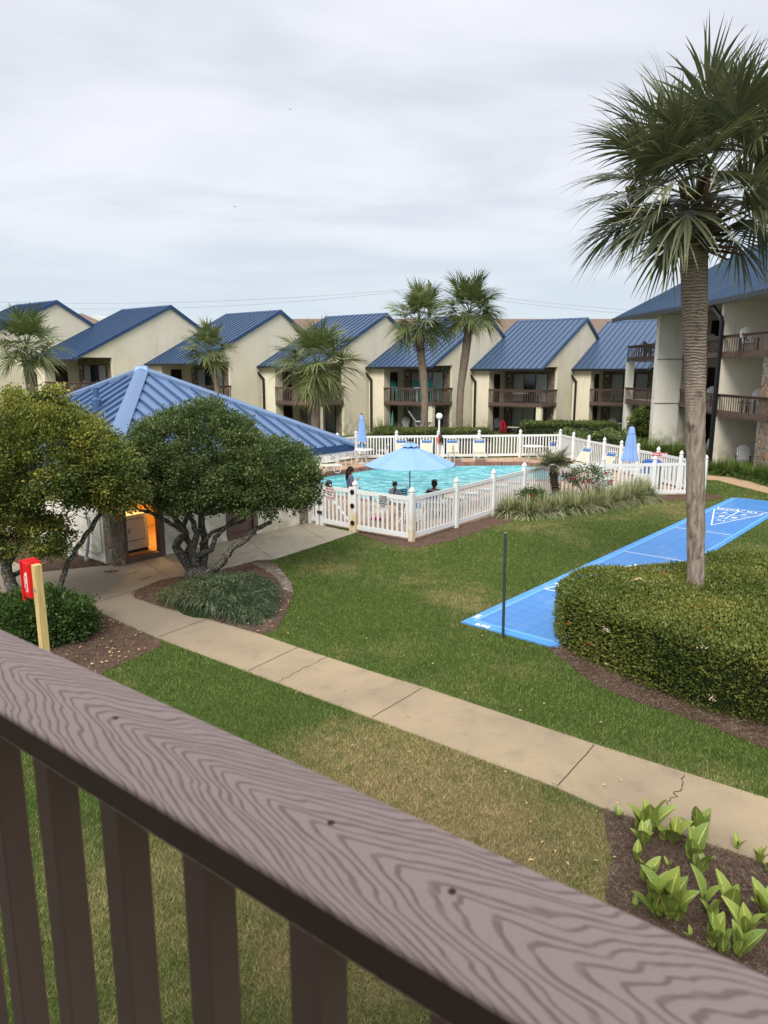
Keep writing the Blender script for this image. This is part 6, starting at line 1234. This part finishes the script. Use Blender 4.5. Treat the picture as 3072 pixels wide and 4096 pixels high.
# ================================================================ PEOPLE
def skin_mesh(name, nodes, edges, mat, parent, sub=1, root=0):
    """nodes: {key: (pos, radius or (rx,ry))}; one continuous skinned surface"""
    keys = list(nodes); me = bpy.data.meshes.new(name); me.from_pydata([nodes[q][0] for q in keys], [(keys.index(a), keys.index(b)) for a, b in edges], [])
    o = bpy.data.objects.new(name+'_tmp', me); COL.objects.link(o); o.modifiers.new('s', 'SKIN'); sv = me.skin_vertices[0].data
    for i, q in enumerate(keys):
        r = nodes[q][1]; sv[i].radius = r if isinstance(r, tuple) else (r, r); sv[i].use_root = (i == root)
    o.modifiers.new('ss', 'SUBSURF').levels = sub; o.modifiers['ss'].render_levels = sub
    dg = bpy.context.evaluated_depsgraph_get(); m2 = bpy.data.meshes.new_from_object(o.evaluated_get(dg)); COL.objects.unlink(o); bpy.data.objects.remove(o); bpy.data.meshes.remove(me)
    m2.materials.clear(); m2.materials.append(M[mat]); m2.polygons.foreach_set('use_smooth', [True]*len(m2.polygons)); m2.name = name
    r = bpy.data.objects.new(name, m2); COL.objects.link(r); r.parent = parent; return r
def person(label, p, rz, J, cloth=(), hair='hair', long_=False, cap=None, s=1.0, extra=None):
    """J joint dict (pelvis, chest, neck, head, + L/R sh el wr hip kn an toe); body faces local -Y"""
    t = thing('person', label, 'person', p, rz); V3 = lambda q: Vector(J[q])*s; nd = {}; ed = []
    nd['pelvis'] = (V3('pelvis'), (.15*s, .11*s)); nd['waist'] = ((V3('pelvis')*.5+V3('chest')*.5), (.125*s, .095*s)); nd['chest'] = (V3('chest'), (.155*s, .11*s)); nd['neck'] = (V3('neck'), .055*s); nd['chin'] = (V3('neck')*.45+V3('head')*.55+Vector((0, -.01*s, 0)), .07*s); nd['head'] = (V3('head'), (.082*s, .095*s)); nd['crown'] = (V3('head')+Vector((0, .01*s, .075*s)), .065*s)
    ed += [('pelvis', 'waist'), ('waist', 'chest'), ('chest', 'neck'), ('neck', 'chin'), ('chin', 'head'), ('head', 'crown')]
    for d in 'LR':
        for a, b, r in (('sh', 'chest', .058), ('el', 'sh', .042), ('wr', 'el', .028)): nd[d+a] = (V3(d+a), r*s)
        ed += [('chest', d+'sh'), (d+'sh', d+'el'), (d+'el', d+'wr')]; w = V3(d+'wr'); h = (w-V3(d+'el')).normalized(); sd = h.cross(Vector((0, 0, 1))); sd = sd.normalized() if sd.length > .1 else Vector((1, 0, 0)); nd[d+'palm'] = (w+h*.055*s, (.034*s, .018*s)); ed.append((d+'wr', d+'palm'))
        for i, (f, L) in enumerate(((-1.5, .075), (-.5, .085), (.5, .08), (1.5, .06))):
            q = w+h*.085*s+sd*f*.017*s; nd[d+f'f{i}'] = (q, .0095*s); e = q+h*L*.6*s+Vector((0, 0, -.02*s)); nd[d+f'g{i}'] = (e, .008*s); ed += [(d+'palm', d+f'f{i}'), (d+f'f{i}', d+f'g{i}')]
        q = w+h*.04*s-sd*.045*s; nd[d+'th'] = (q, .011*s); nd[d+'tt'] = (q+h*.035*s-sd*.012*s, .009*s); ed += [(d+'palm', d+'th'), (d+'th', d+'tt')]
        for a, r in (('hip', .095), ('kn', .058), ('an', .038), ('toe', .032)): nd[d+a] = (V3(d+a), r*s)
        ed += [('pelvis', d+'hip'), (d+'hip', d+'kn'), (d+'kn', d+'an'), (d+'an', d+'toe')]
    skin_mesh('body', nd, ed, 'skin', t); hd_ = V3('head')
    k = MB().lathe_ell((0, 0, 0), .012*s, .022*s, .012*s, 6, 4).xf(Matrix.Translation(hd_+Vector((0, -.102*s, -.02*s)))); k.build('nose', 'skin', t)
    for x in (-.033, .033): MB().lathe_ell(tuple(hd_+Vector((x*s, -.088*s, .008*s))), .012*s, .008*s, .008*s, 6, 4).build('eye', 'dark_trim', t)
    MB().lathe_ell(tuple(hd_+Vector((0, -.088*s, -.062*s))), .024*s, .008*s, .007*s, 6, 4).build('mouth', 'petal_dark', t)
    k = MB().lathe_ell(tuple(hd_+Vector((0, .018*s, .028*s))), .100*s, .108*s, .108*s, 14, 9)
    if long_: k.tube([hd_+Vector((0, .06*s, .02*s)), hd_+Vector((0, .085*s, -.12*s)), hd_+Vector((0, .09*s, -.26*s)), hd_+Vector((0, .07*s, -.34*s))], [.095*s, .10*s, .09*s, .05*s], 10)
    elif long_ is None: k.tube([hd_+Vector((0, .12*s, .05*s)), hd_+Vector((0, .16*s, .0)), hd_+Vector((0, .13*s, -.16*s))], [.03*s, .035*s, .012*s], 8)
    k.build('hair', hair if not cap else cap, t, smooth=True)
    for (nm, mat, parts, infl) in cloth:
        n2 = {}; e2 = []
        for a, b in parts:
            for q in (a, b):
                if q not in n2:
                    if '@' in q: j1, j2, f = q.split('@'); f = float(f); pos = nd[j1][0].lerp(nd[j2][0], f); r1, r2 = nd[j1][1], nd[j2][1]; r1 = r1 if not isinstance(r1, tuple) else r1[1]; r2 = r2 if not isinstance(r2, tuple) else r2[1]; rr = r1*(1-f)+r2*f+infl*s; n2[q] = (pos, rr)
                    else: r0 = nd[q][1]; n2[q] = (nd[q][0], tuple(v+infl*s for v in r0) if isinstance(r0, tuple) else r0+infl*s)
            e2.append((a, b))
        skin_mesh(nm, n2, e2, mat, t)
    if extra: extra(t, hd_, s)
    return t
plain('petal_dark', (.35, .10, .09), .6, .2, .1)
TOP = [('pelvis', 'waist'), ('waist', 'chest'), ('chest', 'Lsh'), ('Lsh', 'Lsh@Lel@0.95'), ('chest', 'Rsh'), ('Rsh', 'Rsh@Rel@0.95')]
SHORTS = [('pelvis', 'Lhip'), ('Lhip', 'Lhip@Lkn@0.45'), ('pelvis', 'Rhip'), ('Rhip', 'Rhip@Rkn@0.45')]
JS = dict(pelvis=(0, 0, .88), chest=(0, .02, 1.20), neck=(0, .01, 1.34), head=(0, -.02, 1.47), Lsh=(-.17, .02, 1.27), Rsh=(.17, .02, 1.27), Lel=(-.20, -.04, 1.00), Rel=(.20, -.08, 1.02), Lwr=(-.17, -.22, .94), Rwr=(.12, -.26, 1.16), Lhip=(-.09, 0, .82), Rhip=(.09, 0, .82), Lkn=(-.10, -.05, .46), Rkn=(.10, .04, .46), Lan=(-.10, -.02, .07), Ran=(.10, .12, .07), Ltoe=(-.11, -.16, .03), Rtoe=(.11, -.02, .03))
person('woman with long brown hair in a loose blue-grey top standing behind the pool gate', (-1.06, 22.2, .022), R(105), JS, [('shirt', 'shirt_blue', TOP, .028), ('shorts', 'shorts_light', SHORTS, .018)], long_=True)
JT = dict(pelvis=(0, .05, .50), chest=(0, .12, .84), neck=(0, .11, .98), head=(0, .07, 1.11), Lsh=(-.17, .12, .90), Rsh=(.17, .12, .90), Lel=(-.26, .0, .66), Rel=(.26, .0, .66), Lwr=(-.2, -.22, .62), Rwr=(.2, -.22, .62), Lhip=(-.09, .02, .49), Rhip=(.09, .02, .49), Lkn=(-.11, -.40, .50), Rkn=(.11, -.40, .50), Lan=(-.11, -.42, .09), Ran=(.11, -.42, .09), Ltoe=(-.11, -.56, .04), Rtoe=(.11, -.56, .04))
def specs(t, h, s): MB().tube([h+Vector((-.095*s, -.0, .10*s)), h+Vector((-.05*s, -.04*s, .135*s)), h+Vector((.05*s, -.04*s, .135*s)), h+Vector((.095*s, 0, .10*s))], .012, 5).build('sunglasses', 'dark_trim', t)
person('woman in black with a ponytail sitting with her back to the near fence', (1.58, 21.75, .022), R(165), JT, [('shirt', 'shirt_black', TOP, .03), ('trousers', 'shirt_black', SHORTS, .02)], long_=None, extra=specs)
def bow(t, h, s): MB().lathe_ell(tuple(h+Vector((.07*s, .03*s, .14*s))), .03*s, .03*s, .035*s, 8, 5).build('cap_ear', 'dark_trim', t); MB().lathe_ell(tuple(h+Vector((-.06*s, .03*s, .14*s))), .025*s, .03*s, .03*s, 8, 5).build('cap_ear', 'dark_trim', t)
person('child in a black cap and pale patterned top sitting at the umbrella table', (.38, 22.35, .10), R(150), JT, [('shirt', 'shirt_pale', TOP, .025), ('shorts', 'swim_blue', SHORTS, .018)], cap='dark_trim', s=.82, extra=bow)
def goggles(t, h, s): MB().tube([h+Vector((-.1*s, .0, .01*s)), h+Vector((-.05*s, -.095*s, .01*s)), h+Vector((.05*s, -.095*s, .01*s)), h+Vector((.1*s, 0, .01*s))], .016, 5).build('goggles', 'dark_trim', t)
JW = dict(JS)
pw_ = at(1314, 1975, 0)
person('swimmer with a dark cap and goggles in the pool behind the gate', (aty(1316, 1930, 27.2).x, 27.2, -1.16), R(75), JW, [('swimsuit', 'swim_blue', SHORTS, .01)], cap='dark_trim', extra=goggles)
person('small child in a pink top and blue shorts half hidden beside the gate', (aty(1258, 2050, 22.0).x-.02, 22.0, .022), R(60), JS, [('shirt', 'shirt_pink', TOP, .03), ('shorts', 'swim_blue', SHORTS, .025)], s=.60)
person('person sitting low on the balcony behind the slim palm right of the roof peak', thp(2, -3.45, .8, 2.15), YAW, JT, [('shirt', 'shirt_pale', TOP, .03), ('shorts', 'shorts_light', SHORTS, .02)])
# ================================================================ GRASS
grass(760000)
wq = np.array([at(950+2000*rng.random(), 2230+1500*rng.random()).xy for _ in range(150)]); ok_ = np.ones(len(wq), bool)
for e in [pathp, deckp, bedA, courtp, hp]+list(MULCH.values()): ok_ &= ~inpoly(wq, e)
wq = np.repeat(wq[ok_], 26, 0); m = len(wq); a = rng.random(m)*6.28; el = R(80)-rng.random(m)*R(55); D_ = np.stack([np.cos(a)*np.cos(el), np.sin(a)*np.cos(el), np.sin(el)], 1)
V, F, T = blades(np.concatenate([wq+rng.normal(size=(m, 2))*.035, np.zeros((m, 1))], 1), D_, .05+.05*rng.random(m), np.full(m, .006), .5*np.ones(m), rng.random(m)); tag(npmesh('weeds', V, F, 'blade_green', T), 'longer grass tufts standing up out of the lawn', 'weeds', kind='stuff')
# grass spilling over the path edges
ed = []
for i in range(len(pathp)-1):
    a_, b_ = Vector(pathp[i]), Vector(pathp[i+1]); Ln = (b_-a_).length
    if a_.y < 15 and b_.y < 15: ed += [tuple(a_.lerp(b_, rng.random())) for _ in range(int(Ln*260))]
ed = np.array(ed); ed = ed[~(inpoly(ed, MULCH['canna'])|inpoly(ed, MULCH['left']))]; m = len(ed); a = rng.random(m)*6.28; el = R(70)-rng.random(m)*R(45); D_ = np.stack([np.cos(a)*np.cos(el), np.sin(a)*np.cos(el), np.sin(el)], 1)
V, F, T = blades(np.concatenate([ed+rng.normal(size=(m, 2))*.02, np.full((m, 1), .005)], 1), D_, .03+.045*rng.random(m), np.full(m, .005), .5*np.ones(m), rng.random(m)); tag(npmesh('edge_grass', V, F, 'grass_blade', T), 'ragged grass growing over the edges of the concrete path', 'grass', kind='stuff')
# ================================================================ LIGHT AND SKY
W = bpy.data.worlds.new('World'); scene.world = W; W.use_nodes = True; nt = W.node_tree; nt.nodes.clear()
def wn(t_, **kw):
    n_ = nt.nodes.new(t_)
    for a, b in kw.items(): setattr(n_, a, b)
    return n_
L = nt.links.new
out = wn('ShaderNodeOutputWorld'); bg = wn('ShaderNodeBackground'); L(bg.outputs[0], out.inputs[0]); bg.inputs[1].default_value = 1
sky = wn('ShaderNodeTexSky', sky_type='NISHITA', sun_disc=False); SUN_EL, SUN_AZ = 42, 197; sky.sun_elevation = R(SUN_EL); sky.sun_rotation = R(SUN_AZ)
tc = wn('ShaderNodeTexCoord'); sp_ = wn('ShaderNodeSeparateXYZ'); L(tc.outputs['Generated'], sp_.inputs[0])
def wm(op, a, b, c=None, clamp=False):
    n_ = wn('ShaderNodeMath', operation=op, use_clamp=clamp)
    for i, v in enumerate((a, b, c)):
        if v is None: continue
        if isinstance(v, (int, float)): n_.inputs[i].default_value = v
        else: L(v, n_.inputs[i])
    return n_.outputs[0]
# clouds laid on a flat deck: direction / height
inv = wm('DIVIDE', 1.0, wm('ADD', wm('MAXIMUM', sp_.outputs[2], 0.0), .10)); cmb = wn('ShaderNodeCombineXYZ'); L(wm('MULTIPLY', sp_.outputs[0], inv), cmb.inputs[0]); L(wm('MULTIPLY', sp_.outputs[1], inv), cmb.inputs[1])
mp = wn('ShaderNodeMapping'); mp.inputs['Scale'].default_value = (.62, 1.0, 1); mp.inputs['Rotation'].default_value = (0, 0, R(12)); L(cmb.outputs[0], mp.inputs[0])
n1 = wn('ShaderNodeTexNoise'); n1.inputs['Scale'].default_value = 1.1; n1.inputs['Detail'].default_value = 8; n1.inputs['Roughness'].default_value = .52; n1.inputs['Distortion'].default_value = .35; L(mp.outputs[0], n1.inputs['Vector'])
def wr(f, a, b, lo, hi):
    n_ = wn('ShaderNodeMapRange', interpolation_type='SMOOTHSTEP'); L(f, n_.inputs[0])
    for i, v in enumerate((a, b, lo, hi)): n_.inputs[i+1].default_value = v
    return n_.outputs[0]
def wmix(f, a, b):
    n_ = wn('ShaderNodeMix', data_type='RGBA')
    if isinstance(f, (int, float)): n_.inputs[0].default_value = f
    else: L(f, n_.inputs[0])
    for i, v in ((6, a), (7, b)):
        if isinstance(v, tuple): n_.inputs[i].default_value = (*v, 1)
        else: L(v, n_.inputs[i])
    return n_.outputs[2]
cloud = wmix(wr(n1.outputs['Fac'], .33, .66, 0, 1), (.50, .525, .58), (.655, .665, .705))
el = sp_.outputs[2]
hz = wmix(wr(el, 0.0, .26, 0, 1), (.455, .525, .59), cloud); hz = wmix(wr(el, .0, .10, .35, 0), hz, (.62, .66, .70))
gain = wr(el, .36, 1.0, 1.0, 2.3)
sc_ = wn('ShaderNodeVectorMath', operation='SCALE'); L(hz, sc_.inputs[0]); L(gain, sc_.inputs['Scale'])
s2 = wn('ShaderNodeVectorMath', operation='SCALE'); L(sky.outputs[0], s2.inputs[0]); s2.inputs['Scale'].default_value = .10
fin = wmix(.08, sc_.outputs[0], s2.outputs[0]); L(fin, bg.inputs[0])
sd = bpy.data.lights.new('sun', 'SUN'); sd.energy = 2.2; sd.angle = R(24); sd.color = (1, .965, .91); so = bpy.data.objects.new('sun', sd); COL.objects.link(so)
az = R(SUN_AZ); el_ = R(SUN_EL); d = Vector((math.sin(az)*math.cos(el_), math.cos(az)*math.cos(el_), math.sin(el_))); so.rotation_euler = d.to_track_quat('Z', 'Y').to_euler()
vs = scene.view_settings; vs.view_transform = 'Standard'; vs.look = 'None'; vs.exposure = .54; vs.gamma = 1; vs.use_curve_mapping = False
scene.render.engine = 'CYCLES'; scene.render.resolution_x = 768; scene.render.resolution_y = 1024
